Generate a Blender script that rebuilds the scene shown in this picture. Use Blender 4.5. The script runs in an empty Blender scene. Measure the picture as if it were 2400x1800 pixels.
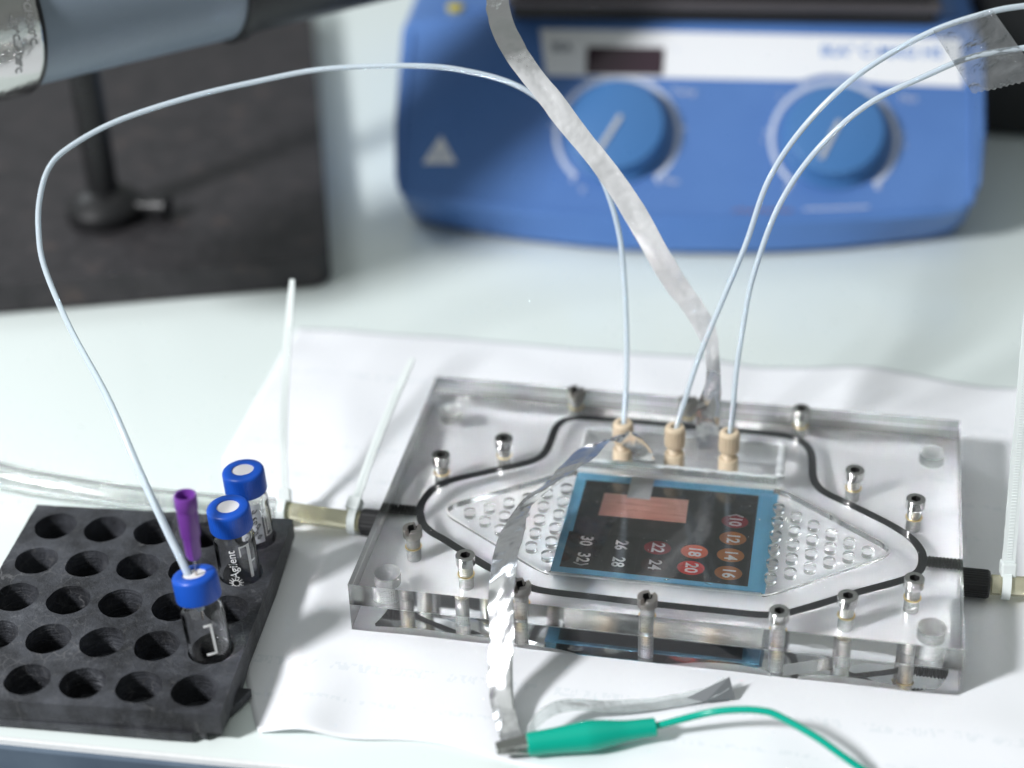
import bpy, bmesh, math, random
from mathutils import Vector, Matrix, noise
from mathutils.geometry import tessellate_polygon
random.seed(7)
S = 0.001                                   # every length below is in millimetres
sc = bpy.context.scene
COL = sc.collection
PI = math.pi

# ------------------------------------------------------------------ camera
cam = bpy.data.cameras.new('camera'); co = bpy.data.objects.new('camera', cam); COL.objects.link(co); sc.camera = co
cam.lens = 63.35; cam.sensor_width = 36; cam.clip_start = .01; cam.clip_end = 50
yaw, pitch, roll = math.radians(-12.0), math.radians(32.6), math.radians(-1.70)
fw = Vector((math.sin(yaw)*math.cos(pitch), math.cos(yaw)*math.cos(pitch), -math.sin(pitch)))
r0 = Vector((math.cos(yaw), -math.sin(yaw), 0)); u0 = r0.cross(fw)
cr = math.cos(roll)*r0+math.sin(roll)*u0; cu = -math.sin(roll)*r0+math.cos(roll)*u0
co.matrix_world = Matrix(((cr.x, cu.x, -fw.x, 126.09*S), (cr.y, cu.y, -fw.y, -368.83*S), (cr.z, cu.z, -fw.z, 327.62*S), (0, 0, 0, 1)))
cam.dof.use_dof = True; cam.dof.focus_distance = 499*S; cam.dof.aperture_fstop = 5.0

# ------------------------------------------------------------------ light
w = bpy.data.worlds.new("World"); sc.world = w; w.use_nodes = True
wn, wl = w.node_tree.nodes, w.node_tree.links
bg = wn['Background']
tc = wn.new('ShaderNodeTexCoord'); sx = wn.new('ShaderNodeSeparateXYZ'); rp = wn.new('ShaderNodeValToRGB')
wl.new(tc.outputs['Generated'], sx.inputs[0]); wl.new(sx.outputs[2], rp.inputs[0]); wl.new(rp.outputs[0], bg.inputs[0])
e = rp.color_ramp.elements
e[0].position = 0.0; e[0].color = (.62, .65, .64, 1)
e[1].position = .95; e[1].color = (1.7, 1.8, 1.75, 1)
q = e.new(.72); q.color = (.60, .65, .63, 1)
q = e.new(.12); q.color = (.66, .70, .69, 1)
q = e.new(.45); q.color = (.56, .61, .59, 1)
bg.inputs[1].default_value = .36

def area(name, size, energy, color, pos, target, shape='DISK', sy=None):
    L = bpy.data.lights.new(name, 'AREA'); L.shape = shape; L.size = size*S; L.energy = energy; L.color = color
    if sy: L.size_y = sy*S
    o = bpy.data.objects.new(name, L); COL.objects.link(o)
    o.location = Vector(pos)*S
    o.rotation_euler = (Vector(target)-Vector(pos)).to_track_quat('-Z', 'Y').to_euler()
    return o
LD = Vector((.98, .92, -1)).normalized()
kp = Vector((70, 90, 20))-LD*1500
area('key_light', 210, 26.5, (.97, .98, 1.0), kp, (70, 90, 20))
area('added_softbox', 800, 6.5, (.90, .95, 1.0), (-1250, 950, 1150), (60, 60, 0), 'RECTANGLE', 500)  # broad lamp added at the back left for highlights and soft shade
sc.view_settings.view_transform = 'Standard'; sc.view_settings.look = 'None'; sc.view_settings.gamma = 1
sc.view_settings.exposure = 0.0
sc.cycles.max_bounces = 28; sc.cycles.transmission_bounces = 26; sc.cycles.transparent_max_bounces = 24
sc.cycles.diffuse_bounces = 5; sc.cycles.glossy_bounces = 8
sc.cycles.caustics_refractive = True; sc.cycles.caustics_reflective = False; sc.cycles.blur_glossy = 0.0
sc.cycles.use_denoising = True; sc.cycles.sample_clamp_indirect = 0.0
sc.cycles.denoising_prefilter = 'ACCURATE'

# ------------------------------------------------------------------ materials
def mat(name, col, rough=.5, metal=0, trans=0, ior=1.45, coat=0, alpha=1, sheen=0):
    m = bpy.data.materials.new(name); m.use_nodes = True
    b = m.node_tree.nodes['Principled BSDF']
    b.inputs['Base Color'].default_value = (*col, 1); b.inputs['Roughness'].default_value = rough
    b.inputs['Metallic'].default_value = metal; b.inputs['Transmission Weight'].default_value = trans
    b.inputs['IOR'].default_value = ior; b.inputs['Coat Weight'].default_value = coat
    b.inputs['Alpha'].default_value = alpha
    return m
def noise_node(m, scale, detail=4, rough=.6, stretch=None):
    n = m.node_tree.nodes; l = m.node_tree.links
    t = n.new('ShaderNodeTexCoord'); x = n.new('ShaderNodeTexNoise')
    x.inputs['Scale'].default_value = scale; x.inputs['Detail'].default_value = detail; x.inputs['Roughness'].default_value = rough
    if stretch:
        mp = n.new('ShaderNodeMapping'); mp.inputs['Scale'].default_value = stretch
        l.new(t.outputs['Object'], mp.inputs[0]); l.new(mp.outputs[0], x.inputs['Vector'])
    else:
        l.new(t.outputs['Object'], x.inputs['Vector'])
    return x
def bump(m, scale, dist, detail=4, strength=1, stretch=None, rough=.6):
    n = m.node_tree.nodes; l = m.node_tree.links
    x = noise_node(m, scale, detail, rough, stretch); b = n.new('ShaderNodeBump')
    b.inputs['Distance'].default_value = dist*S; b.inputs['Strength'].default_value = strength
    l.new(x.outputs[0], b.inputs['Height']); l.new(b.outputs[0], n['Principled BSDF'].inputs['Normal'])
def ramp_to(m, x, stops, sock='Base Color'):
    n = m.node_tree.nodes; l = m.node_tree.links
    r = n.new('ShaderNodeValToRGB'); el = r.color_ramp.elements
    el[0].position, el[0].color = stops[0][0], (*stops[0][1], 1); el[1].position, el[1].color = stops[-1][0], (*stops[-1][1], 1)
    for p, c in stops[1:-1]:
        a = el.new(p); a.color = (*c, 1)
    l.new(x.outputs[0], r.inputs[0]); l.new(r.outputs[0], n['Principled BSDF'].inputs[sock]); return r
def g3(v): return (v, v, v)

M = {}
M['desk'] = mat('desk_laminate', (.77, .84, .82), .16, ior=1.5)
ramp_to(M['desk'], noise_node(M['desk'], 6, 3), [(.3, (.745, .82, .80)), (.7, (.79, .855, .835))])
def specks(m, scale, thr, col, base_sock='Base Color'):
    n = m.node_tree.nodes; l = m.node_tree.links; b = n['Principled BSDF']
    t = n.new('ShaderNodeTexCoord'); v = n.new('ShaderNodeTexVoronoi'); v.inputs['Scale'].default_value = scale; l.new(t.outputs['Object'], v.inputs['Vector'])
    c = n.new('ShaderNodeMath'); c.operation = 'LESS_THAN'; l.new(v.outputs['Distance'], c.inputs[0]); c.inputs[1].default_value = thr
    w_ = n.new('ShaderNodeTexNoise'); w_.inputs['Scale'].default_value = scale*.6; l.new(t.outputs['Object'], w_.inputs['Vector'])
    d = n.new('ShaderNodeMath'); d.operation = 'GREATER_THAN'; l.new(w_.outputs[0], d.inputs[0]); d.inputs[1].default_value = .56
    e_ = n.new('ShaderNodeMath'); e_.operation = 'MULTIPLY'; l.new(c.outputs[0], e_.inputs[0]); l.new(d.outputs[0], e_.inputs[1])
    mx = n.new('ShaderNodeMix'); mx.data_type = 'RGBA'; l.new(e_.outputs[0], mx.inputs[0]); mx.inputs[7].default_value = (*col, 1)
    src = b.inputs[base_sock].links[0].from_socket if b.inputs[base_sock].links else None
    if src: l.new(src, mx.inputs[6])
    else: mx.inputs[6].default_value = b.inputs[base_sock].default_value
    l.new(mx.outputs[2], b.inputs[base_sock])
specks(M['desk'], 170, .055, (.25, .24, .20))
M['desk_edge'] = mat('desk_edge_strip', (.82, .83, .83), .45)
bump(M['desk_edge'], 600, .15)
M['apron'] = mat('desk_apron_slate', (.085, .12, .165), .45)
x = noise_node(M['apron'], 40, 5); ramp_to(M['apron'], x, [(.35, (.075, .105, .15)), (.7, (.11, .15, .20))])
# printed sheet: faint rows of show-through print
M['paper'] = mat('paper_sheet', (.86, .87, .90), .7)
def paper_print(m, rows, tint=(.62, .68, .72)):
    n = m.node_tree.nodes; l = m.node_tree.links
    t = n.new('ShaderNodeTexCoord'); sp = n.new('ShaderNodeSeparateXYZ'); l.new(t.outputs['Object'], sp.inputs[0])
    tot = None
    def mth(op, a, b=None):
        k = n.new('ShaderNodeMath'); k.operation = op
        for i, v in enumerate((a, b)):
            if v is None: continue
            if isinstance(v, (int, float)): k.inputs[i].default_value = v
            else: l.new(v, k.inputs[i])
        return k.outputs[0]
    for (y, hw) in rows:
        d = mth('ABSOLUTE', mth('SUBTRACT', sp.outputs[1], y*S)); c = mth('LESS_THAN', d, hw*S)
        tot = c if tot is None else mth('MAXIMUM', tot, c)
    mp = n.new('ShaderNodeMapping'); mp.inputs['Scale'].default_value = (1.0, .38, 1); l.new(t.outputs['Object'], mp.inputs[0])
    nz = n.new('ShaderNodeTexNoise'); nz.inputs['Scale'].default_value = 900; nz.inputs['Detail'].default_value = 2; l.new(mp.outputs[0], nz.inputs['Vector'])
    n2 = n.new('ShaderNodeTexNoise'); n2.inputs['Scale'].default_value = 150; l.new(t.outputs['Object'], n2.inputs['Vector'])
    ink = mth('MULTIPLY', mth('MULTIPLY', tot, mth('GREATER_THAN', nz.outputs[0], .5)), mth('GREATER_THAN', n2.outputs[0], .44))
    mx = n.new('ShaderNodeMix'); mx.data_type = 'RGBA'
    l.new(mth('MULTIPLY', ink, .3), mx.inputs[0]); mx.inputs[6].default_value = (.86, .87, .90, 1); mx.inputs[7].default_value = (*tint, 1)
    l.new(mx.outputs[2], n['Principled BSDF'].inputs['Base Color'])
paper_print(M['paper'], [(-15.5, 1.6), (128, 1.5), (70, .9), (86, .9), (-29, .8)])
M['acrylic'] = mat('clear_acrylic', (1, 1, 1), 0.0, trans=1, ior=1.49)
bump(M['acrylic'], 45, .05, detail=2)
M['acrylic_cut'] = mat('saw_cut_acrylic', (.96, .98, .98), .22, trans=.8, ior=1.49); bump(M['acrylic_cut'], 900, .25, stretch=(1, 1, .15))
M['frosted'] = mat('drilled_acrylic', (.98, .99, .99), .42, trans=.85, ior=1.49); bump(M['frosted'], 700, .3, stretch=(.4, .4, 3))
M['glue'] = mat('dried_glue', (.88, .91, .92), .3, trans=.45, ior=1.4); bump(M['glue'], 600, .6)
M['glass'] = mat('vial_glass', (1, 1, 1), 0.0, trans=1, ior=1.47)
M['rubber'] = mat('gasket_rubber', (.016, .018, .022), .38); bump(M['rubber'], 500, .08)
M['steel'] = mat('screw_steel', (.62, .61, .60), .24, metal=1); bump(M['steel'], 1200, .03)
M['steel_worn'] = mat('worn_screw_steel', (.36, .34, .32), .42, metal=1); bump(M['steel_worn'], 900, .2)
M['thread'] = mat('screw_thread', (.80, .76, .70), .3, metal=1)
M['brass'] = mat('brass_insert', (.78, .60, .30), .3, metal=1); bump(M['brass'], 700, .1)
M['socket'] = mat('socket_shade', (.04, .04, .04), .5, metal=.6)  # shade of the hex recess put into its colour
M['peek'] = mat('beige_polymer', (.66, .54, .39), .42); bump(M['peek'], 900, .03)
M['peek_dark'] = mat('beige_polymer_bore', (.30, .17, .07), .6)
M['black_plastic'] = mat('black_plastic', (.012, .012, .013), .38)
M['tube'] = mat('milky_tube', (.82, .92, 1.0), .10, trans=.45, ior=1.36)
M['tube'].node_tree.nodes['Principled BSDF'].inputs['Subsurface Weight'].default_value = 0
M['foil'] = mat('aluminium_foil', (.92, .92, .94), .22, metal=.96)
def foil_nodes(m, sc1, d1, sc2, d2):
    n = m.node_tree.nodes; l = m.node_tree.links
    a = noise_node(m, sc1, 3); b = noise_node(m, sc2, 5)
    b1 = n.new('ShaderNodeBump'); b1.inputs['Distance'].default_value = d1*S; l.new(a.outputs[0], b1.inputs['Height'])
    b2 = n.new('ShaderNodeBump'); b2.inputs['Distance'].default_value = d2*S; l.new(b.outputs[0], b2.inputs['Height'])
    l.new(b1.outputs[0], b2.inputs['Normal']); l.new(b2.outputs[0], n['Principled BSDF'].inputs['Normal'])
foil_nodes(M['foil'], 60, 1.6, 380, .06)
M['foil_matte'] = mat('aluminium_foil_matte', (.78, .79, .78), .6, metal=.25); foil_nodes(M['foil_matte'], 60, .9, 800, .12)
def foil_long():
    m = mat('aluminium_foil_creased', (.90, .90, .91), .2, metal=1); foil_nodes(m, 70, 1.3, 400, .10)
    n = m.node_tree.nodes; l = m.node_tree.links; b = n['Principled BSDF']
    t = n.new('ShaderNodeTexCoord'); sp = n.new('ShaderNodeSeparateXYZ'); l.new(t.outputs['Object'], sp.inputs[0])
    nz = noise_node(m, 160, 3); a = n.new('ShaderNodeMath'); a.operation = 'MULTIPLY_ADD'; l.new(nz.outputs[0], a.inputs[0]); a.inputs[1].default_value = .016; l.new(sp.outputs[2], a.inputs[2])
    mr = n.new('ShaderNodeMapRange'); mr.inputs[1].default_value = 0; mr.inputs[2].default_value = .17; l.new(a.outputs[0], mr.inputs[0])
    for sock, g_, mt in (('Roughness', .17, .46), ('Metallic', 1.0, .42)):
        r = n.new('ShaderNodeValToRGB'); e_ = r.color_ramp.elements
        e_[0].position = .20; e_[0].color = (*g3(g_), 1); e_[1].position = .78; e_[1].color = (*g3(g_), 1)
        k = e_.new(.25); k.color = (*g3(mt), 1); k = e_.new(.74); k.color = (*g3(mt), 1)
        l.new(mr.outputs[0], r.inputs[0]); l.new(r.outputs[0], b.inputs[sock])
    return m
M['foil_long'] = foil_long(); M['foil_shaded'] = mat('foil_tip_shaded', (.30, .31, .33), .35, metal=.6)  # tip foil darkened in colour to stand for shade
M['blue_cap'] = mat('blue_cap', (.008, .085, .50), .36)
M['septum'] = mat('white_septum', (.78, .76, .77), .5)
M['print_white'] = mat('white_print', (.80, .80, .80), .5)
M['ink'] = mat('black_marker', (.015, .015, .02), .5)
M['patch'] = mat('writing_patch', (.60, .62, .66), .5)
M['purple'] = mat('purple_hub', (.20, .05, .36), .32, trans=.15, ior=1.45)
M['needle'] = mat('needle_steel', (.55, .50, .45), .25, metal=1)
M['rack'] = mat('black_foam', (.03, .032, .036), .48)
def rack_nodes(m):
    n = m.node_tree.nodes; l = m.node_tree.links
    a = noise_node(m, 60, 8, .7); b = noise_node(m, 420, 6, .75, (1, 1, .3)); 
    r1 = n.new('ShaderNodeValToRGB'); r1.color_ramp.elements[0].position = .40; r1.color_ramp.elements[1].position = .72
    r1.color_ramp.elements[0].color = (.016, .0165, .019, 1); r1.color_ramp.elements[1].color = (.085, .09, .105, 1)
    l.new(a.outputs[0], r1.inputs[0])
    r2 = n.new('ShaderNodeValToRGB'); r2.color_ramp.elements[0].position = .58; r2.color_ramp.elements[1].position = .9
    l.new(b.outputs[0], r2.inputs[0])
    mx = n.new('ShaderNodeMix'); mx.data_type = 'RGBA'; l.new(r2.outputs[0], mx.inputs[0]); l.new(r1.outputs[0], mx.inputs[6]); mx.inputs[7].default_value = (.20, .195, .19, 1)
    l.new(mx.outputs[2], n['Principled BSDF'].inputs['Base Color'])
    bc = n['Principled BSDF'].inputs['Base Color']
    t = n.new('ShaderNodeTexCoord'); nz = n.new('ShaderNodeTexNoise'); nz.inputs['Scale'].default_value = 130; nz.inputs['Detail'].default_value = 4; l.new(t.outputs['Object'], nz.inputs['Vector'])
    av = n.new('ShaderNodeVectorMath'); av.operation = 'MULTIPLY_ADD'; l.new(nz.outputs['Color'], av.inputs[0]); av.inputs[1].default_value = (.006, .006, .006); l.new(t.outputs['Object'], av.inputs[2])
    vo = n.new('ShaderNodeTexVoronoi'); vo.feature = 'DISTANCE_TO_EDGE'; vo.inputs['Scale'].default_value = 210; l.new(av.outputs[0], vo.inputs['Vector'])
    lt = n.new('ShaderNodeMath'); lt.operation = 'LESS_THAN'; l.new(vo.outputs['Distance'], lt.inputs[0]); lt.inputs[1].default_value = .026
    big = noise_node(m, 34, 5, .65); br = n.new('ShaderNodeValToRGB'); br.color_ramp.elements[0].position = .50; br.color_ramp.elements[1].position = .66; l.new(big.outputs[0], br.inputs[0])
    mu = n.new('ShaderNodeMath'); mu.operation = 'MULTIPLY'; l.new(lt.outputs[0], mu.inputs[0]); l.new(br.outputs[0], mu.inputs[1])
    m3 = n.new('ShaderNodeMix'); m3.data_type = 'RGBA'; l.new(mu.outputs[0], m3.inputs[0]); l.new(mx.outputs[2], m3.inputs[6]); m3.inputs[7].default_value = (.11, .11, .115, 1)
    fi = noise_node(m, 240, 6, .8); ff = n.new('ShaderNodeValToRGB'); ff.color_ramp.elements[0].position = .55; ff.color_ramp.elements[1].position = .75; l.new(fi.outputs[0], ff.inputs[0])
    bg2 = noise_node(m, 22, 3, .5); b2 = n.new('ShaderNodeValToRGB'); b2.color_ramp.elements[0].position = .56; b2.color_ramp.elements[1].position = .70; l.new(bg2.outputs[0], b2.inputs[0])
    m4f = n.new('ShaderNodeMath'); m4f.operation = 'MULTIPLY'; l.new(ff.outputs[0], m4f.inputs[0]); l.new(b2.outputs[0], m4f.inputs[1])
    m4 = n.new('ShaderNodeMix'); m4.data_type = 'RGBA'; l.new(m4f.outputs[0], m4.inputs[0]); l.new(m3.outputs[2], m4.inputs[6]); m4.inputs[7].default_value = (.30, .31, .33, 1)
    l.new(m4.outputs[2], bc)
    c = noise_node(m, 900, 5, .7); d = noise_node(m, 300, 3, .6, (.15, .15, 5))
    ad = n.new('ShaderNodeMath'); ad.operation = 'ADD'; l.new(c.outputs[0], ad.inputs[0]); l.new(d.outputs[0], ad.inputs[1])
    bp = n.new('ShaderNodeBump'); bp.inputs['Distance'].default_value = .35*S; l.new(ad.outputs[0], bp.inputs['Height']); l.new(bp.outputs[0], n['Principled BSDF'].inputs['Normal'])
rack_nodes(M['rack'])
M['blue_paint'] = mat('blue_housing', (.10, .21, .50), .36)
x = noise_node(M['blue_paint'], 14, 6); ramp_to(M['blue_paint'], x, [(.3, (.07, .165, .42)), (.65, (.09, .20, .48))])
M['blue_knob'] = mat('blue_knob', (.055, .17, .40), .35)
M['panel_white'] = mat('panel_white', (.80, .81, .84), .4)
M['grey_print'] = mat('grey_print', (.55, .60, .72), .5)
M['text_blue'] = mat('blue_print', (.05, .20, .55), .5)
M['text_grey'] = mat('dark_print', (.05, .07, .12), .5)
M['display'] = mat('display_window', (.035, .018, .028), .12)
M['pointer'] = mat('knob_pointer', (.48, .48, .47), .4)
M['plate'] = mat('hot_plate_dark', (.012, .012, .014), .35)
M['plate_rim'] = mat('hot_plate_rim', (.17, .155, .165), .4, metal=.9)
M['yellow'] = mat('yellow_lamp', (.55, .45, .03), .4)
M['rust'] = mat('rust_scratch', (.30, .12, .06), .7)
M['cast'] = mat('black_cast_iron', (.035, .03, .032), .6)
x = noise_node(M['cast'], 80, 8, .7); ramp_to(M['cast'], x, [(.38, (.020, .019, .021)), (.58, (.036, .033, .036)), (.72, (.085, .060, .050))]); bump(M['cast'], 160, .8)
M['grey_paint'] = mat('grey_blue_paint', (.23, .28, .34), .38)
M['band'] = mat('polished_band', (.62, .62, .60), .16, metal=1); bump(M['band'], 60, .5)
M['band_text'] = mat('etched_text', (.40, .40, .40), .6, metal=.3)
M['case'] = mat('black_case', (.008, .008, .009), .4)
M['hose'] = mat('clear_hose', (.95, .97, .96), .05, trans=.88, ior=1.42)
M['hose_yellow'] = mat('yellowed_hose', (.90, .86, .64), .12, trans=.75, ior=1.42)
M['nylon'] = mat('white_nylon', (.82, .87, .86), .35, trans=.12)
M['green'] = mat('green_vinyl', (.0, .38, .27), .25)
M['label_blue'] = mat('label_blue', (.18, .54, .80), .4)
M['label_black'] = mat('label_black', (.028, .028, .032), .35)
x = noise_node(M['label_black'], 260, 8, .75); ramp_to(M['label_black'], x, [(.5, (.024, .024, .028)), (.68, (.05, .05, .056)), (.78, (.16, .16, .17))])
M['strip_black'] = mat('strip_black', (.016, .015, .017), .4)
for nme, c in {'spot_dark_red': (.27, .018, .03), 'spot_brown': (.46, .17, .045), 'spot_orange': (.72, .14, .06), 'spot_red': (.66, .05, .045), 'spot_faint': (.040, .014, .016)}.items():
    M[nme] = mat(nme, c, .4)
M['copper'] = mat('copper_foil', (.92, .50, .40), .30, metal=.85); bump(M['copper'], 220, .5, stretch=(.4, 3, 1))
M['tab'] = mat('tape_tab', (.80, .84, .82), .4)
def film(name, tint, opacity, spec_rough=.08, bs=300, bd=.6):
    m = bpy.data.materials.new(name); m.use_nodes = True; n = m.node_tree.nodes; l = m.node_tree.links
    n.remove(n['Principled BSDF']); out = n['Material Output']
    t = n.new('ShaderNodeBsdfTransparent'); t.inputs[0].default_value = (*tint, 1)
    g = n.new('ShaderNodeBsdfGlossy'); g.inputs['Roughness'].default_value = spec_rough
    dff = n.new('ShaderNodeBsdfDiffuse'); dff.inputs[0].default_value = (.75, .78, .80, 1)
    fr = n.new('ShaderNodeFresnel'); fr.inputs[0].default_value = 1.5
    x = noise_node(m, bs, 5); bp = n.new('ShaderNodeBump'); bp.inputs['Distance'].default_value = bd*S; l.new(x.outputs[0], bp.inputs['Height'])
    for k in (g, dff, fr): l.new(bp.outputs[0], k.inputs['Normal'])
    m1 = n.new('ShaderNodeMixShader'); l.new(fr.outputs[0], m1.inputs[0]); l.new(t.outputs[0], m1.inputs[1]); l.new(g.outputs[0], m1.inputs[2])
    m2 = n.new('ShaderNodeMixShader'); m2.inputs[0].default_value = opacity; l.new(m1.outputs[0], m2.inputs[1]); l.new(dff.outputs[0], m2.inputs[2])
    l.new(m2.outputs[0], out.inputs[0]); return m
M['tape'] = film('clear_tape', (.93, .94, .95), .17, .1, 180, 1.2)
M['film'] = film('loose_film', (.90, .92, .91), .26, .12)

# ------------------------------------------------------------------ helpers
def tag(o, label=None, cat=None, group=None, kind=None):
    if label: o['label'] = label
    if cat: o['category'] = cat
    if group: o['group'] = group
    if kind: o['kind'] = kind
    return o
def empty(name, loc=(0, 0, 0), rz=0):
    o = bpy.data.objects.new(name, None); COL.objects.link(o); o.location = Vector(loc)*S; o.rotation_euler = (0, 0, rz)
    o.empty_display_size = .01; return o
class G:
    """collects polygons in mm; build() links them as one mesh object"""
    def __init__(s): s.v = []; s.f = []; s.m = []; s.T = Matrix.Identity(4)
    def add(s, vs, fs, mi=0):
        b = len(s.v); s.v += [tuple(s.T @ Vector(v)) for v in vs]; s.f += [tuple(i+b for i in f) for f in fs]; s.m += [mi]*len(fs); return s
    def box(s, x, y, z, X, Y, Z, mi=0):
        vs = [(a, b, c) for a in (x, X) for b in (y, Y) for c in (z, Z)]
        return s.add(vs, [(0, 1, 3, 2), (4, 6, 7, 5), (0, 4, 5, 1), (2, 3, 7, 6), (0, 2, 6, 4), (1, 5, 7, 3)], mi)
    def lathe(s, prof, n=32, mi=0, mod=None, sx=1, sy=1, capb=True, capt=True):
        """prof: (r, z) from bottom to top around z"""
        vs = []; fs = []
        for k, (r, z) in enumerate(prof):
            for i in range(n):
                a = 2*PI*i/n; rr = r*(mod(a, k) if mod else 1)
                vs.append((rr*math.cos(a)*sx, rr*math.sin(a)*sy, z))
        for k in range(len(prof)-1):
            for i in range(n):
                j = (i+1) % n; fs.append((k*n+i, k*n+j, (k+1)*n+j, (k+1)*n+i))
        if capb: fs.append(tuple(reversed(range(n))))
        if capt: fs.append(tuple((len(prof)-1)*n+i for i in range(n)))
        return s.add(vs, fs, mi)
    def tube(s, pts, r, n=12, mi=0, cap=True):
        pts = [Vector(p) for p in pts]; vs = []; fs = []; up = None
        for k, p in enumerate(pts):
            t = (pts[min(k+1, len(pts)-1)]-pts[max(k-1, 0)]).normalized()
            if up is None: up = t.orthogonal().normalized()
            up = (up-t*up.dot(t)).normalized(); sd = t.cross(up)
            rr = r(k/(len(pts)-1)) if callable(r) else r
            for i in range(n):
                a = 2*PI*i/n; vs.append(p+(up*math.cos(a)+sd*math.sin(a))*rr)
        for k in range(len(pts)-1):
            for i in range(n):
                j = (i+1) % n; fs.append((k*n+i, k*n+j, (k+1)*n+j, (k+1)*n+i))
        if cap: fs += [tuple(reversed(range(n))), tuple((len(pts)-1)*n+i for i in range(n))]
        return s.add(vs, fs, mi)
    def ribbon(s, L, R, th=.05, nx=5, mi=0, wob=0, seed=0):
        """a thin strip between two edge lines, with real thickness"""
        n = len(L); grid = []
        for k in range(n):
            row = []
            a, b = Vector(L[k]), Vector(R[k])
            dd_ = (b-a).normalized()
            if 0 < k < n-1: a = a+dd_*.16*noise.noise(Vector((k*.8, 3.3, seed))); b = b+dd_*.16*noise.noise(Vector((k*.9, 7.7, seed)))
            t = (Vector(L[min(k+1, n-1)])-Vector(L[max(k-1, 0)])); nn = t.cross(b-a)
            nn = nn.normalized() if nn.length > 0 else Vector((0, 0, 1))
            for i in range(nx+1):
                u = i/nx; p = a.lerp(b, u)
                p += nn*wob*noise.noise(Vector((k*.55+seed, u*2.2, seed*3.1)))*(1 if 0 < k < n-1 else .2)
                row.append((p, nn))
            grid.append(row)
        vs = [p+nn*th/2 for row in grid for p, nn in row]+[p-nn*th/2 for row in grid for p, nn in row]
        W = nx+1; o = n*W; fs = []
        for k in range(n-1):
            for i in range(nx):
                a = k*W+i; fs.append((a, a+1, a+W+1, a+W)); fs.append((o+a, o+a+W, o+a+W+1, o+a+1))
            a = k*W; fs.append((a, a+W, o+a+W, o+a)); a = k*W+nx; fs.append((a, o+a, o+a+W, a+W))
        for i in range(nx):
            fs.append((i, o+i, o+i+1, i+1)); a = (n-1)*W+i; fs.append((a, a+1, o+a+1, o+a))
        return s.add(vs, fs, mi)
    def plate(s, outer, holes, z0, z1, mi=0, mh=0, ms=None, recess=None, zr=None):
        """flat plate with through holes"""
        ms = mi if ms is None else ms
        loops = [[Vector((x, y, 0)) for x, y in outer]]+[[Vector((x, y, 0)) for x, y in h] for h in holes]
        if recess: return s._recessed(loops, recess, z0, z1, zr, mi, mh, ms)
        tri = tessellate_polygon(loops); flat = [p for l in loops for p in l]; n = len(flat)
        vs = [(p.x, p.y, z1) for p in flat]+[(p.x, p.y, z0) for p in flat]; fs = []; fm = []
        for t in tri:
            a, b, c = (flat[i] for i in t)
            if (b-a).cross(c-a).z < 0: t = t[::-1]
            fs.append(tuple(t)); fm.append(mi); fs.append(tuple(i+n for i in reversed(t))); fm.append(mi)
        o = 0
        for li, l in enumerate(loops):
            area2 = sum(l[i].x*l[(i+1) % len(l)].y-l[(i+1) % len(l)].x*l[i].y for i in range(len(l)))
            ccw = area2 > 0
            for i in range(len(l)):
                j = (i+1) % len(l); f = (o+i, n+o+i, n+o+j, o+j)
                if (ccw and li > 0) or (not ccw and li == 0): f = f[::-1]
                fs.append(f if True else f); fm.append(ms if li == 0 else mh)
            o += len(l)
        b = len(s.v); s.v += [tuple(s.T @ Vector(v)) for v in vs]; s.f += [tuple(i+b for i in f) for f in fs]; s.m += fm
        return s
    def _recessed(s, loops, recess, z0, z1, zr, mi, mh, ms):
        rls = [[Vector((x, y, 0)) for x, y in rc] for rc in recess]
        def face(ls, z, up, m):
            flat = [p for l in ls for p in l]; b = len(s.v); s.v += [(p.x, p.y, z) for p in flat]
            for t in tessellate_polygon(ls):
                A_, B_, C_ = (flat[i] for i in t)
                if ((B_-A_).cross(C_-A_).z > 0) != up: t = t[::-1]
                s.f.append(tuple(i+b for i in t)); s.m.append(m)
        def wall(l, za, zb, inner, m):
            n = len(l); b = len(s.v); s.v += [(p.x, p.y, zb) for p in l]+[(p.x, p.y, za) for p in l]
            ccw = sum(l[i].x*l[(i+1) % n].y-l[(i+1) % n].x*l[i].y for i in range(n)) > 0
            for i in range(n):
                j = (i+1) % n; f = (b+i, b+n+i, b+n+j, b+j)
                if ccw == inner: f = f[::-1]
                s.f.append(f); s.m.append(m)
        face(loops+rls, z1, True, mi); face(loops, z0, False, mi)
        for rl in rls: face([rl], zr, True, mi)
        wall(loops[0], z0, z1, False, ms)
        for h in loops[1:]: wall(h, z0, z1, True, mh)
        for rl in rls: wall(rl, zr, z1, True, mi)
        return s
    def flip(s):
        s.f = [tuple(reversed(f)) for f in s.f]; return s
    def build(s, name, mats, parent=None, smooth=False, bevel=0, seg=2, loc=None, recalc=False, angle=35, raw=False):
        me = bpy.data.meshes.new(name)
        me.from_pydata([(a*S, b*S, c*S) for a, b, c in s.v], [], s.f)
        for m in (mats if isinstance(mats, (list, tuple)) else [mats]): me.materials.append(M[m])
        for p, i in zip(me.polygons, s.m): p.material_index = i
        me.update()
        if recalc or bevel:
            bm = bmesh.new(); bm.from_mesh(me)
            if recalc: bmesh.ops.recalc_face_normals(bm, faces=bm.faces)
            if bevel:
                ed = [e for e in bm.edges if len(e.link_faces) == 2 and e.calc_face_angle() > .6]
                bmesh.ops.bevel(bm, geom=ed, offset=bevel*S, segments=seg, affect='EDGES', profile=.5, clamp_overlap=True)
            bm.to_mesh(me); bm.free()
        if smooth:
            me.polygons.foreach_set('use_smooth', [True]*len(me.polygons))
            try: me.set_sharp_from_angle(angle=math.radians(angle))
            except Exception: pass
        o = bpy.data.objects.new(name, me); COL.objects.link(o)
        if parent: o.parent = parent
        if loc is not None: o.location = Vector(loc)*S
        return o
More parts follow.
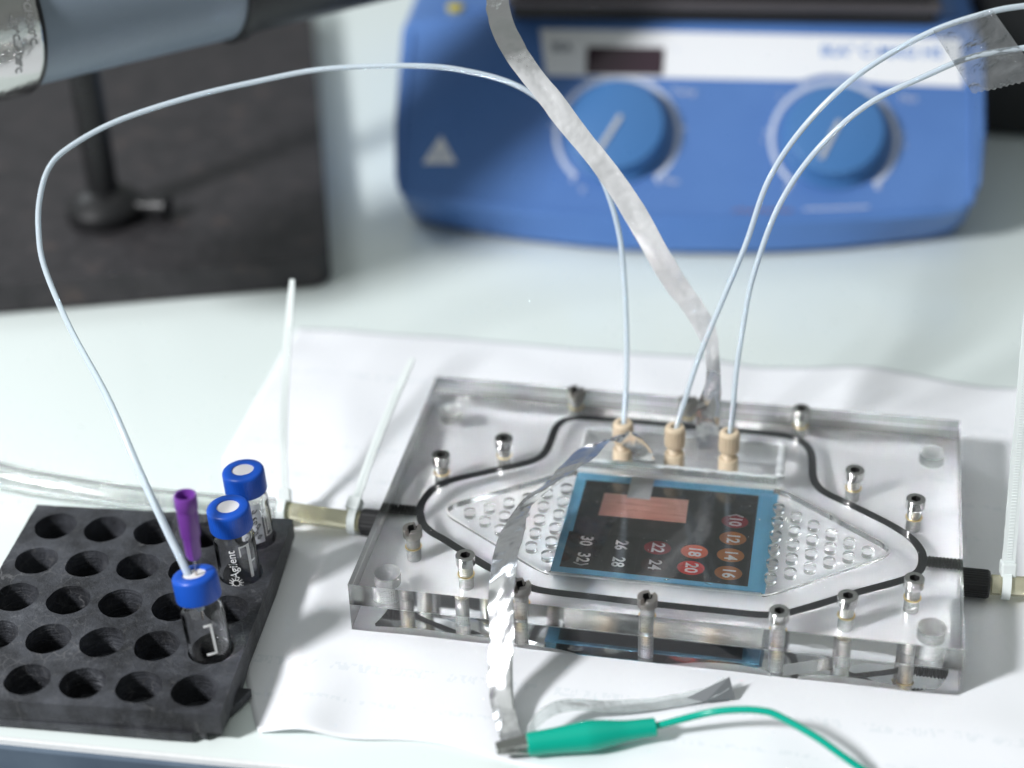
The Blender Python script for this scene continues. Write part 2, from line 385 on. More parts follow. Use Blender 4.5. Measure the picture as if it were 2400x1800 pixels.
def circ(x, y, r, n=32, sy=1): return [(x+r*math.cos(2*PI*i/n), y+r*sy*math.sin(2*PI*i/n)) for i in range(n)]
def smooth_path(P, sub=6):
    P = [Vector(p) for p in P]; out = []
    for i in range(len(P)-1):
        a = P[max(i-1, 0)]; b = P[i]; c = P[i+1]; d = P[min(i+2, len(P)-1)]
        for k in range(sub):
            t = k/sub; out.append(.5*((2*b)+(c-a)*t+(2*a-5*b+4*c-d)*t*t+(3*b-a-3*c+d)*t*t*t))
    out.append(P[-1]); return out
def text_polys(body, size, offset=0.0, ext=0.0):
    """text as a flat mesh centred on the origin (mm): verts, faces"""
    cu_ = bpy.data.curves.new('lettering', 'FONT'); cu_.body = body; cu_.size = size; cu_.align_x = 'CENTER'; cu_.align_y = 'CENTER'
    cu_.offset = offset; cu_.extrude = ext; cu_.resolution_u = 3
    ob = bpy.data.objects.new('lettering', cu_); COL.objects.link(ob); bpy.context.view_layer.update()
    me = bpy.data.meshes.new_from_object(ob.evaluated_get(bpy.context.evaluated_depsgraph_get()))
    vs = [tuple(v.co) for v in me.vertices]; fs = [tuple(p.vertices) for p in me.polygons]
    bpy.data.objects.remove(ob); bpy.data.curves.remove(cu_); bpy.data.meshes.remove(me)
    return vs, fs
def orient(axis_from, axis_to):
    a = Vector(axis_from); d = (Vector(axis_to)-a).normalized()
    return Matrix.Translation(a) @ d.to_track_quat('Z', 'Y').to_matrix().to_4x4()

# ================================================================== SETTING
def edge_y(x): return -53.0+.034*(x-0)                              # front edge of the desk
g = G(); yl, yr = edge_y(-700), edge_y(900)
g.add([(-700, yl, -22), (900, yr, -22), (900, 1100, -22), (-700, 1100, -22), (-700, yl, 0), (900, yr, 0), (900, 1100, 0), (-700, 1100, 0)],
      [(3, 2, 1, 0), (4, 5, 6, 7), (0, 1, 5, 4), (1, 2, 6, 5), (2, 3, 7, 6), (3, 0, 4, 7)])
desk = g.build('desk', 'desk'); tag(desk, kind='structure')
g = G(); g.add([(-700, yl-1.3, -24), (900, yr-1.3, -24), (900, yr-.02, -24), (-700, yl-.02, -24), (-700, yl-1.3, .25), (900, yr-1.3, .25), (900, yr-.02, .25), (-700, yl-.02, .25)],
      [(3, 2, 1, 0), (4, 5, 6, 7), (0, 1, 5, 4), (1, 2, 6, 5), (2, 3, 7, 6), (3, 0, 4, 7)])
o = g.build('edge_strip', 'desk_edge', parent=desk, bevel=.25)
g = G(); g.add([(-700, yl-3, -120), (900, yr-3, -120), (900, yr-1.35, -120), (-700, yl-1.35, -120), (-700, yl-3, -1.6), (900, yr-3, -1.6), (900, yr-1.35, -1.6), (-700, yl-1.35, -1.6)],
      [(3, 2, 1, 0), (4, 5, 6, 7), (0, 1, 5, 4), (1, 2, 6, 5), (2, 3, 7, 6), (3, 0, 4, 7)])
g.build('apron', 'apron', parent=desk)

# paper: wavy sheet lying under the block
def paper_sheet():
    nx, ny = 150, 110; vs = []; fs = []
    for j in range(ny+1):
        v = j/ny
        for i in range(nx+1):
            u = i/nx
            fy = -44+4*math.exp(-((u*300-50)/20)**2)-12*max(0, u-.20)
            y = fy+(156-fy)*v+2.0*math.sin(u*7)*v
            xl = -13-50*min(1, max(0, (y+44)/118))**.9
            x = xl+(262-xl)*u
            if u*300 < 30: x += 0
            z = .25
            inside = min(max(0, x+3), max(0, 168-x), max(0, y+4), max(0, 112-y))
            amp = min(1, max(0, (14-inside)/14)) if inside > 0 else 1
            wv = 1.4*noise.noise(Vector((x*.020, y*.020, 3)))+.6*noise.noise(Vector((x*.055, y*.05, 8)))
            back = max(0, y-112)/30
            wv += back*3.2*(.5+.5*math.sin(x*.055+1.0))*max(0, min(1, (x-100)/40))
            wv += 3.2*math.exp(-((x+1)/9)**2)*max(0, min(1, (-10-y)/30))
            z += amp*max(0, wv+.5)
            if inside > 14: z = .25
            vs.append((x, y, z))
    W = nx+1
    for j in range(ny):
        for i in range(nx): a = j*W+i; fs.append((a, a+1, a+W+1, a+W))
    g = G(); g.add(vs, fs); o = g.build('paper_sheet', 'paper', smooth=True, angle=80)
    m = o.modifiers.new('thick', 'SOLIDIFY'); m.thickness = .1*S; m.offset = -1
    return o
tag(paper_sheet(), 'wavy white sheet of paper with faint rows of print lying under the clear block', 'paper')

# ================================================================== HOT PLATE STIRRER
A = math.radians(42); CA, SA = math.cos(A), math.sin(A)
hp = empty('hotplate_stirrer', (63.3, 241.2, 0), math.radians(5.2))
tag(hp, 'blue hotplate stirrer with white panel and two round knobs at the back of the desk', 'hotplate')
def pan(x, s, h=0): return (x, 3+s*CA-h*SA, 26+s*SA+h*CA)
def housing():
    xs = [-110.5, -110, -108.5, -105, -98, -80, -60, -40, -20, 0, 20, 40, 60, 80, 98, 105, 109, 111.5, 112.5]
    prof = []
    for x in xs:
        t = min(1, abs(x)/111); rnd = 1-math.sqrt(max(0, 1-min(1, max(0, (abs(x)-100)/11.5))**2))
        yb = -13.2+21*(min(1.03, abs(x)/109)**2)+rnd*5; scr = -15+7*t*t+rnd*6
        cx, cy, cz = pan(x, scr); pt = pan(x, 63-rnd*5)
        kx = x*(.955+.0) ; xb = kx
        row = [(xb, 215-rnd*14, 3), (xb, yb+1.2, 2.2), (xb, yb, 3.4), (xb*1.012, cy-2.2, cz-2.4), (xb*1.014, cy-1.3, cz-.6), (xb*1.014, cy-.2, cz+.1), pan(x*.983, scr+1.6), pan(x, 20-rnd), pan(x, 61-rnd*5), (x, pt[1]+1.5, pt[2]+.7-rnd*1.5), (x, pt[1]+6, pt[2]+.8-rnd*3), (x, 215-rnd*14, 68.5-rnd*5)]
        prof.append(row)
    n = len(prof[0]); vs = [p for r in prof for p in r]; fs = []
    for k in range(len(prof)-1):
        for i in range(n):
            j = (i+1) % n; fs.append((k*n+i, k*n+j, (k+1)*n+j, (k+1)*n+i))
    fs += [tuple(range(n)), tuple(reversed([(len(prof)-1)*n+i for i in range(n)]))]
    g = G(); g.add(vs, fs); return g.build('housing', 'blue_paint', parent=hp, smooth=True, recalc=True, angle=17)
hous = housing()
def highlight_bead(pts, r, nm):  # bead added along the panel edges to catch a highlight
    g = G(); g.tube(smooth_path(pts, 4), r, 10); return g.build(nm, 'blue_paint', parent=hp, smooth=True)
highlight_bead([(x*.985,)+pan(x, -15+7*min(1, abs(x)/111)**2-.4, .1)[1:] for x in range(-106, 107, 12)], .9, 'front_highlight_bead')
highlight_bead([(-106.5,)+pan(0, s_, .1)[1:] for s_ in (-8, 10, 30, 50, 58)], .8, 'side_highlight_bead'); highlight_bead([(107.5,)+pan(0, s_, .1)[1:] for s_ in (-8, 10, 30, 50, 58)], .8, 'side_highlight_bead')
for (x, y) in ((-80, 12), (80, 12), (-80, 190), (80, 190)):
    g = G(); g.T = Matrix.Translation((x, y, 0)); g.lathe([(8, .1), (9, .5), (9, 3)], 20); g.build('foot', 'black_plastic', parent=hp)
g = G(); g.box(-60, 20, 1.0, 60, 180, 3); g.build('bottom_cover', 'cast', parent=hp)
def panel_poly(pts, h0=.15, th=.25):
    g = G(); n = len(pts); vs = [pan(x, s, h0) for x, s in pts]+[pan(x, s, h0+th) for x, s in pts]
    fs = [tuple(reversed(range(n))), tuple(range(n, 2*n))]+[(i, (i+1) % n, n+(i+1) % n, n+i) for i in range(n)]
    g.add(vs, fs); return g
K1, K2 = (-24.5, 17), (56.8, 16.5)
# white strip whose lower edge is cut by the arc round the second knob
arc = []
for k in range(13):
    a = math.radians(130-80*k/12); arc.append((K2[0]+26.8*math.cos(a)*1.0, K2[1]+26.6*math.sin(a)))
pts = [(-56.5, 60.2), (-53, 40.6)]+[(arc[0][0]-1.5, 40.2)]+[p for p in arc if p[1] > 39.6]+[(arc[-1][0]+1.5, 39.4), (104.5, 38.8), (103.5, 58.6)]
panel_poly(pts[::-1]).build('panel_strip', 'panel_white', parent=hp, recalc=True)
d = panel_poly([(-37.8, 52.8), (-7.9, 52.8), (-8.2, 41.3), (-37.8, 41.2)], .45, .3).build('display', 'display', parent=hp, recalc=True)
def panel_text(body, size, x, s, m, name='lettering', off=.0, parent=hp, h=.5):
    vs, fs = text_polys(body, size, off)
    g = G(); g.add([pan(x+a, s+b, h) for a, b, c in vs], fs); return g.build(name, m, parent=parent)
panel_text('IKA\u00b0 C-MAG HS', 6.6, 74.2, 52.4, 'text_blue', off=.12)
panel_text('IKA', 5.0, -47.5, 52.2, 'text_grey', off=.15)
panel_text('\u00b0C', 2.6, -3.8, 52, 'grey_print')
panel_text('Temp', 4.0, .2, 34.7, 'grey_print'); panel_text('Mot', 4.0, 84.4, 33.5, 'grey_print')
panel_text('0', 3.6, -36.8, -6.2, 'grey_print'); panel_text('Max', 3.4, -3.5, -1.8, 'grey_print')
panel_text('6', 4.0, 73.4, -1.2, 'grey_print'); panel_text('0', 3.2, 39.6, -4.2, 'grey_print')
panel_text('2', 2.8, 30.6, 15.6, 'grey_print'); panel_text('3', 2.8, 36.3, 33.2, 'grey_print'); panel_text('4', 2.8, 55.8, 42.2, 'grey_print'); panel_text('5', 2.8, 82.8, 14.6, 'grey_print')
tri = panel_poly([(-98.4, 3), (-85.4, 3.4), (-92.1, 14.6)], .15, .2).build('warning_triangle', 'panel_white', parent=hp, recalc=True)
for k in range(3):
    g = G(); g.tube([Vector(pan(-94.2+k*2.1+.45*math.sin(t*1.6), 4.8+t*.75, .42)) for t in range(6)], .22, 6); g.build('heat_symbol', 'blue_paint', parent=tri)
def knob(cx, cs, ang, seed):
    kb = G(); T = Matrix.Translation(pan(cx, cs, 0)) @ Matrix.Rotation(A, 4, 'X')
    kb.T = T
    kb.lathe([(20.2, .1), (20.2, 1.6), (18.2, 2.0), (18.0, 9.6), (17.4, 10.5), (16.6, 10.8)], 64)
    ko = kb.build('knob', 'blue_knob', parent=hp, smooth=True)
    p = G(); p.T = T @ Matrix.Rotation(ang, 4, 'Z'); p.box(-.9, -13.5, 10.7, .9, 3.2, 11.5); p.build('pointer', 'pointer', parent=ko, bevel=.3)
    rg = G(); pts = []
    n = 60
    for i in range(n+1):
        a = math.radians(-50+280*i/n); pts.append(a)
    def rad(r, a): return pan(cx+r*math.cos(a), cs+r*math.sin(a), .3)
    vs = []; fs = []
    for a in pts: vs += [rad(22.4, a), rad(24.2, a)]
    fs = [(2*i, 2*i+1, 2*i+3, 2*i+2) for i in range(n)]
    for i in range(0, n+1, 12):
        a = pts[i]; b = len(vs); vs += [rad(24.2, a-.015), rad(26.0, a-.015), rad(26.0, a+.015), rad(24.2, a+.015)]; fs.append((b, b+1, b+2, b+3))
    rg.add(vs, fs); rg.build('dial_scale', 'grey_print', parent=hp)
knob(*K1, math.radians(-28), 1); knob(*K2, math.radians(-24), 2)
g = G(); g.tube([pan(x, -13.2+7*(x/111)**2+.4*math.sin(x*.9), .25) for x in range(20, 44, 2)], .25, 6); g.build('worn_edge', 'rust', parent=hp)
g = G(); g.tube([pan(x, -13.0+7*(x/111)**2+.3*math.sin(x*1.3), .3) for x in range(46, 72, 2)], .25, 6); g.build('worn_edge', 'panel_white', parent=hp)
g = G(); g.T = Matrix.Translation((-91, 60, 70)); g.lathe([(3.4, -1), (3.4, .6), (2.8, 1)], 24, sy=.8); g.build('indicator_lamp', 'yellow', parent=hp, smooth=True)
g = G(); g.plate([(-98, 59), (104, 59), (96, 205), (-92, 205)], [], 68.6, 69.7); g.build('upper_deck', 'blue_paint', parent=hp, bevel=1, recalc=True)
g = G(); g.box(-68, 49, 69.9, 94, 215, 74.6); g.build('plate_base', 'plate', parent=hp, bevel=.8)
g = G(); g.box(-70, 48, 74.7, 96, 220, 77.8); g.build('plate_rim', 'plate_rim', parent=hp, bevel=1.2)
g = G(); g.box(-66, 50, 77.9, 92, 216, 81); g.build('heating_plate', 'plate', parent=hp, bevel=.8)

# black instrument case behind, at the right
ic = G(); ic.box(168, 352, .2, 420, 560, 190); tag(ic.build('instrument_case', 'case', bevel=6, seg=3), 'large black instrument case standing behind the blue hotplate at the right', 'case')
ph = empty('metal_pan', (60, 430, 0)); tag(ph, 'wide black pan resting on the hotplate, cut off by the top of the photo', 'pan')
ph.location = Vector((50, 365, 0))*S; ph.rotation_euler = (0, 0, math.radians(5.2))
g = G(); g.T = Matrix.Translation((0, 0, 81.3)); g.lathe([(50, 0), (54, .6), (57, 3), (60, 26), (60.6, 26.6), (59, 26.6), (55.5, 3.6), (50, 1.5)], 72, capt=True); g.build('pan_body', 'case', parent=ph, smooth=True)

# ================================================================== STAND (black base, rod) AND SENSOR ARM
st = empty('support_stand', (-150, 200, 0)); tag(st, 'black cast iron stand base with upright rod, behind the tube rack at the left', 'stand')
def LS(x, y, z=0): return (x+150, y-200, z)
corner = (-59, 187); dirx = Vector((-111, -37, 0)).normalized(); diry = Vector((-57, 178, 0)).normalized()
def bp(u, v): p = Vector((corner[0], corner[1], 0))+dirx*u+diry*v; return (p.x+150, p.y-200)
ol = []
for (cu_, cv_, a0) in ((8, 8, 0), (250, 8, 1), (250, 262, 2), (8, 262, 3)):
    for k in range(6):
        a = PI+PI/2*(a0+k/5) if a0 in (0,) else PI+PI/2*(a0+k/5)
        ol.append((cu_+8*math.cos(a), cv_+8*math.sin(a)))
ol = [bp(u, v) for u, v in ol]
g = G(); g.plate(ol[::-1], [], .8, 13.0); sb = g.build('base_plate', 'cast', parent=st, bevel=1.6, seg=3, recalc=True)
g = G(); g.T = Matrix.Translation(LS(-153, 206, 13.6)); g.lathe([(15, 0), (15, 5), (12, 8), (8, 10.5), (6, 11)], 32); g.build('rod_socket', 'black_plastic', parent=st, smooth=True)
g = G(); g.T = Matrix.Translation(LS(-153, 206, 22)); g.lathe([(5.8, 0), (5.8, 260)], 32); g.build('rod', 'black_plastic', parent=st, smooth=True)
g = G(); g.T = Matrix.Translation(LS(-134, 206, 18.5)) @ Matrix.Rotation(PI/2, 4, 'Y'); g.lathe([(2.4, -8), (2.4, 0), (4.6, .5), (4.6, 6), (3.8, 7)], 20); g.build('clamp_knob', 'black_plastic', parent=st, smooth=True)

P1 = Vector((-131.4, 118.8, 130.2)); P2 = Vector((-84.0, 171.8, 127.6)); ax = (P2-P1).normalized()
arm = empty('grey_cylinder_arm', P1); tag(arm, 'grey blue cylinder with steel band and black sleeve crossing above the black stand base', 'cylinder arm')
def LT(t): return Matrix.Translation(-P1) @ Matrix.Translation(P1) @ Matrix.Translation(ax*t) @ ax.to_track_quat('Z', 'Y').to_matrix().to_4x4()
L12 = (P2-P1).length
g = G(); g.T = LT(0); g.lathe([(24, -62), (24, L12)], 72); g.build('barrel', 'grey_paint', parent=arm, smooth=True)
g = G(); g.T = LT(L12); g.lathe([(24.2, -1.5), (25.6, -1), (25.6, 2.4), (24, 3), (24, 4), (23.4, 150)], 72); g.build('sleeve', 'black_plastic', parent=arm, smooth=True)
g = G(); g.T = LT(0); g.lathe([(24.15, -1.0), (25.6, -1.2), (26.2, -2.4), (26.2, -44), (24.15, -45)], 96, capb=False, capt=False); band = g.build('steel_band', 'band', parent=arm, smooth=True, recalc=True)
g = G(); g.T = LT(0); g.lathe([(24.5, -.9), (24.5, .5), (24.05, .55)], 72, capb=False, capt=False); g.build('seal_ring', 'rubber', parent=arm, smooth=True, recalc=True)
def band_text(body, size, t, ang, m='band_text'):
    vs, fs = text_polys(body, size, .12); T = LT(0); g = G(); g.T = T; out = []
    R = 26.32
    for a, b, c in vs:      # reading direction runs round the band, letter tops towards the barrel
        th = ang+a/R; out.append((R*math.cos(th), R*math.sin(th), t+b))
    g.add(out, fs); return g.build('etched_text', m, parent=band)

# ================================================================== CLEAR BLOCK (flow cell)
fc = empty('flow_cell_block', (0, 0, 0)); tag(fc, 'clear acrylic block bolted with steel screws, black gasket and blue number label inside', 'flow cell')
W_, D_, H0, H1, H2, H3 = 165.0, 107.5, .5, 9.4, 9.55, 16.6
OPEN = [(53.2, 69.7), (111.8, 69.7), (111.8, 85.3), (53.2, 85.3)]
screws = [(46.5, 102.2, 1), (82.0, 102.4, 1), (117.0, 102.4, 0), (29.3, 72.2, 0), (12.4, 60.6, 0), (134.3, 72.0, 0), (151.9, 60.4, 0),
          (12.5, 24.0, 1), (30.0, 14.2, 0), (47.6, 4.3, 1), (82.0, 4.6, 1), (117.0, 4.4, 0), (134.5, 13.6, 0), (151.8, 23.9, 0)]
g = G(); HX = [circ(x, y, 2.0, 20) for x, y, _ in screws]
corner_holes = [circ(9.4, 6.9, 3.7, 32), circ(156.8, 88.9, 3.7, 32), circ(156.7, 7.8, 3.7, 32), circ(8.6, 89.2, 3.7, 32)]
g.plate([(0, 0), (W_, 0), (W_, D_), (0, D_)], HX+corner_holes+[OPEN], H2, H3, 0, 1)
lid = g.build('lid', ['acrylic', 'frosted'], parent=fc)
# side faces of the lid and base: left and right are saw cut
def sidecut(o):
    o.data.materials.append(M['acrylic_cut'])
    idx = len(o.data.materials)-1
    for p in o.data.polygons:
        c = p.center/S
        if abs(p.normal.x) > .9 and abs(c.x-W_) < .01: p.material_index = idx
        if p.normal.y > .9 and abs(c.y-D_) < .01: p.material_index = idx
sidecut(lid)
CAV = [(17.5, 43), (19.5, 46.2), (47.5, 66), (50.5, 68.6), (113.5, 68.6), (117, 66.0), (143.5, 47.0), (145.8, 43.5), (144, 40.8), (117.5, 21.6), (113, 18.0), (51.5, 18.0), (46.8, 21.2), (19.5, 39.6)]
def round_loop(P, r=2.5, n=4):
    out = []; N = len(P)
    for i in range(N):
        a = Vector(P[i-1]); b = Vector(P[i]); c = Vector(P[(i+1) % N]); rr = min(r, (a-b).length*.4, (c-b).length*.4)
        p = b+(a-b).normalized()*rr; q_ = b+(c-b).normalized()*rr
        for k in range(n+1):
            t = k/n; x_ = p*(1-t)**2+b*2*t*(1-t)+q_*t*t; out.append((x_.x, x_.y))
    return out
cv = round_loop(CAV)
FAN1 = [(17.5, 43), (19.5, 46.2), (47.5, 66), (52.9, 68.4), (52.9, 18.2), (46.8, 21.2), (19.5, 39.6)]
FAN2 = [(111.3, 18.2), (111.3, 68.4), (117, 66.0), (143.5, 47.0), (145.8, 43.5), (144, 40.8), (117.5, 21.6)]
g = G(); g.plate([(0, 0), (W_, 0), (W_, D_), (0, D_)], [circ(x, y, 2.1, 20) for x, y, _ in screws], H0, H1, 0, 1, recess=[round_loop(FAN1, 1.6), round_loop(FAN2, 1.6)], zr=7.3)
basep = g.build('base_plate', ['acrylic', 'frosted'], parent=fc); sidecut(basep)
# gasket
GP = [(10.5,40.1),(10.1,44.6),(11.4,50.6),(13.7,54.6),(17.8,58.0),(24.1,61.7),(30.4,65.4),(34.7,68.0),(39.0,71.2),(41.3,75.2),(42.0,82.0),(42.2,88.8),(43.7,93.0),(46.8,95.4),(50.5,96.3),(56.4,96.5),(68.5,96.5),(82,96.5),(99.2,96.5),(108.9,96.4),(114.5,95.6),(118.6,92.8),(121.0,88.3),(121.8,82),(122.2,76.5),(123.4,72.1),(126.4,68.2),(133.1,63.9),(140.1,59.3),(146.4,54.8),(151.2,50.2),(154.0,44.8),(154.4,40),(153.6,35.8),(151.0,32.4),(146.2,29.0),(137.5,23.8),(130.7,19.3),(123.9,14.8),(117.7,11.2),(111.5,9.9),(103.1,9.8),(91.4,9.7),(79,9.8),(67.1,10.0),(56.1,10.2),(50.7,10.7),(47,12.0),(43.6,13.6),(35.8,17.9),(27.6,23.4),(20.4,28.4),(16.0,31.2),(12.6,34.8)]
gp = smooth_path([(x, y, 0) for x, y in GP]+[(GP[0][0], GP[0][1], 0)], 3)[:-1]
def loopstrip(path, hw, z0, z1):
    n = len(path); vs = []; fs = []
    for k in range(n):
        t = (path[(k+1) % n]-path[k-1]).normalized(); nn = Vector((-t.y, t.x, 0)); p = path[k]
        ww = hw*(1+.05*noise.noise(Vector((k*.4, 1, 0))))
        for s_, z in ((ww, z1), (-ww, z1), (-ww, z0), (ww, z0)): vs.append((p.x+nn.x*s_, p.y+nn.y*s_, z))
    for k in range(n):
        a = k*4; b = ((k+1) % n)*4
        for i in range(4): j = (i+1) % 4; fs.append((a+i, b+i, b+j, a+j))
    return G().add(vs, fs)
loopstrip(gp, 1.2, 9.1, 9.53).build('gasket', 'rubber', parent=fc, recalc=True, smooth=True)
# screws, each with head, socket and brass insert
def screw(x, y, slotted, parent):
    g = G(); g.T = Matrix.Translation((x, y, 0)); z = H3+.02
    hexr = lambda a: (1.3/max(.2, math.cos(((a+PI/6) % (PI/3))-PI/6)))
    n = 36; prof = [(2.5, z), (2.75, z+.15), (2.75, z+2.85), (2.62, z+3.0)]
    g.lathe(prof, n, capt=False)
    # top ring with hexagonal recess
    vs = []; fs = []
    for r, zz in ((2.62, z+3.0), (None, z+3.0), (None, z+1.0)):
        for i in range(n):
            a = 2*PI*i/n; q_ = r if r else hexr(a); vs.append((q_*math.cos(a), q_*math.sin(a), zz))
    for i in range(n): j = (i+1) % n; fs.append((i, j, n+j, n+i))
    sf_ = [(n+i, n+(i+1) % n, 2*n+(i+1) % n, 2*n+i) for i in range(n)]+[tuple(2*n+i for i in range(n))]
    if slotted:      # damaged head: two saw cuts bite through the rim
        for i, v in enumerate(vs):
            aa = math.degrees(math.atan2(v[1], v[0])) % 180
            if i < 2*n and (abs(aa-70) < 13): vs[i] = (v[0], v[1], z+1.6)
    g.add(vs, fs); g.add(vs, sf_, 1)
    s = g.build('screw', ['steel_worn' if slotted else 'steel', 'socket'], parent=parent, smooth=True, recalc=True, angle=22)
    if slotted:
        for v in s.data.vertices:
            rx, ry = v.co.x/S-x, v.co.y/S-y; aa = math.degrees(math.atan2(ry, rx)) % 180
            if v.co.z/S > z+2.5 and abs(aa-70) < 13: v.co.z = (z+1.6)*S
    g = G(); g.T = Matrix.Translation((x, y, 0)); prof = []
    zz = 5.4
    while zz < 9.2: prof += [(1.3, zz), (1.1, zz+.2)]; zz += .45
    g.lathe(prof+[(1.3, 9.5), (1.3, z)], 20, capb=True); g.build('shank', 'thread', parent=s, smooth=True)
    g = G(); g.T = Matrix.Translation((x, y, 0)); g.lathe([(1.55, 5.0), (2.05, 5.0), (2.05, 9.1), (2.45, 9.2), (2.45, 9.5), (1.55, 9.5)], 24, capb=False, capt=False)
    g.build('insert', 'brass', parent=s, smooth=True, recalc=True)
for x, y, f in screws: screw(x, y, f, fc)
# number label, layers just above the cavity floor
def flat(pts, z0, z1, name, m, parent, recalc=True, **k):
    g = G(); g.plate(pts, [], z0, z1); return g.build(name, m, parent=parent, recalc=recalc, **k)
lab = flat([(52.4, 20.6), (112.3, 20.6), (112.8, 68.2), (52.8, 68.2)], 7.0, 7.42, 'label_card', 'label_blue', fc)
flat([(56.0, 22.8), (107.5, 22.4), (107.2, 64.9), (55.8, 64.6)], 6.95, 7.47, 'dark_panel', 'label_black', lab)
flat([(96.5, 22.6), (106.5, 22.6), (106.4, 55.3), (96.5, 55.3)], 7.48, 7.54, 'number_strip', 'strip_black', lab)
for k, (xa, xb) in enumerate(((86.1, 96.3), (75.9, 85.95), (65.4, 75.7), (54.9, 65.2))):
    flat([(xa, 22.9-.05*k), (xb, 22.9), (xb, 39.4), (xa, 39.2)], 7.48, 7.53+.0*k, 'number_strip', 'strip_black', lab)
spots = {'10': (101.4, 51.2, 'spot_dark_red'), '12': (101.5, 43.2, 'spot_brown'), '14': (101.6, 35.4, 'spot_brown'), '16': (101.7, 27.4, 'spot_brown'), '18': (91.4, 35.4, 'spot_orange'), '20': (91.2, 28.0, 'spot_red'), '22': (80.9, 35.5, 'spot_dark_red'), '24': (81.0, 27.7, 'spot_faint')}
for k, (x, y, m) in spots.items(): flat(circ(x, y, 3.85, 40, .8), 7.545, 7.57, 'colour_spot', m, lab)
def label_text(body, x, y, size=4.1, off=.10):
    vs, fs = text_polys(body, size, off); g = G(); g.add([(x+b*1.22, y-a*1.08, 7.585) for a, b, c in vs], [f for f in fs]); return g.build('number', 'print_white', parent=lab, recalc=False)
for k, (x, y, m) in spots.items(): label_text(k, x, y)
for k, x, y in (('26', 70.5, 35.0), ('28', 70.7, 27.3), ('30', 60.4, 35.4), ('32', 60.7, 27.8)): label_text(k, x, y)
def chevron(cx, cy, up):
    g = G(); d_ = .9*up
    for a, b in (((cx-2.1, cy), (cx, cy+d_)), ((cx, cy+d_), (cx+2.1, cy))): g.tube([(a[0], a[1], 7.6), (b[0], b[1], 7.6)], .25, 6)
    g.build('number_bracket', 'print_white', parent=lab)
chevron(101.5, 53.5, 1); chevron(60.6, 25.2, -1)
flat([(62.0, 48.0), (87.5, 48.2), (87.1, 59.3), (62.2, 58.9)], 7.48, 7.75, 'copper_square', 'copper', lab)
# glass pillars in the two fans
pil = []
for k in range(6):
    xs_ = (50.7-5.18*k, 113.4+5.2*k); n = 6-k
    for x in xs_:
        for i in range(n): pil.append((x, 43.1+6.5*(i-(n-1)/2)))
pm = None
for x, y in pil:
    if pm is None:
        g = G(); g.lathe([(1.72, 0), (1.66, .5), (1.66, 1.5), (1.75, 1.95)], 32); pm = g.build('pillar', 'acrylic', parent=fc, smooth=True, angle=50, loc=(x, y, 7.35))
    else:
        o = pm.copy(); COL.objects.link(o); o.parent = fc; o.location = Vector((x, y, 7.35))*S
# rim of the chip seen as a bright line, and the cover notch
rimp = [Vector((x, y, 0)) for x, y in cv]
loopstrip(rimp, .3, 9.43, 9.51).build('chip_rim', 'frosted', parent=fc, recalc=True)
nt = smooth_path([(84.5, 21.3, 7.9), (86.0, 22.2, 7.62), (86.6, 25.4, 7.62), (87.4, 28.0, 7.62), (91, 28.9, 7.62), (94.4, 28.0, 7.62), (95.3, 25, 7.62), (95.8, 22.2, 7.62), (97.6, 21.4, 7.62)], 4)
G().tube(nt, .16, 6).build('cover_notch', 'acrylic_cut', parent=fc)
# glue smears round the opening
def smear(p0, p1, n, wdt, z):
    g = G(); a, b = Vector(p0), Vector(p1); pts = []; 
    for k in range(n+1):
        p = a.lerp(b, k/n); pts.append((p.x+.25*noise.noise(Vector((k*.7, 3, z))), p.y+.35*noise.noise(Vector((k*.6, 9, z))), z))
    g.tube(pts, lambda t: wdt*(.55+.6*abs(noise.noise(Vector((t*n*.45, z, 2))))), 8); g.build('glue_bead', 'glue', parent=fc, smooth=True)
smear((52.8, 69.0, 0), (112.4, 69.0, 0), 60, 1.0, 16.5); smear((112.6, 69.0, 0), (112.6, 85.8, 0), 22, 1.9, 16.0); smear((52.6, 86, 0), (112.6, 86, 0), 34, .6, 16.4); smear((52.6, 69.5, 0), (52.6, 85.6, 0), 12, .7, 16.4)
rd = random.Random(11); g = G()
for k in range(260):
    x, y = rd.uniform(1, 164), rd.uniform(1, 106)
    if 52 < x < 113 and 69 < y < 86: continue
    r = rd.uniform(.05, .16)*(2.0 if rd.random() < .06 else 1); a = rd.uniform(0, PI); ln = r*(rd.uniform(2, 6) if rd.random() < .25 else 1)
    dx, dy = math.cos(a), math.sin(a)
    P_ = [(x+dx*ln, y+dy*ln), (x-dy*r, y+dx*r), (x-dx*ln, y-dy*ln), (x+dy*r, y-dx*r)]
    g.add([(p[0], p[1], 16.62) for p in P_]+[(x, y, 16.62+r*.8)], [(0, 1, 4), (1, 2, 4), (2, 3, 4), (3, 0, 4), (3, 2, 1, 0)])
tag(g.build('dust', 'septum', parent=fc), kind='stuff')
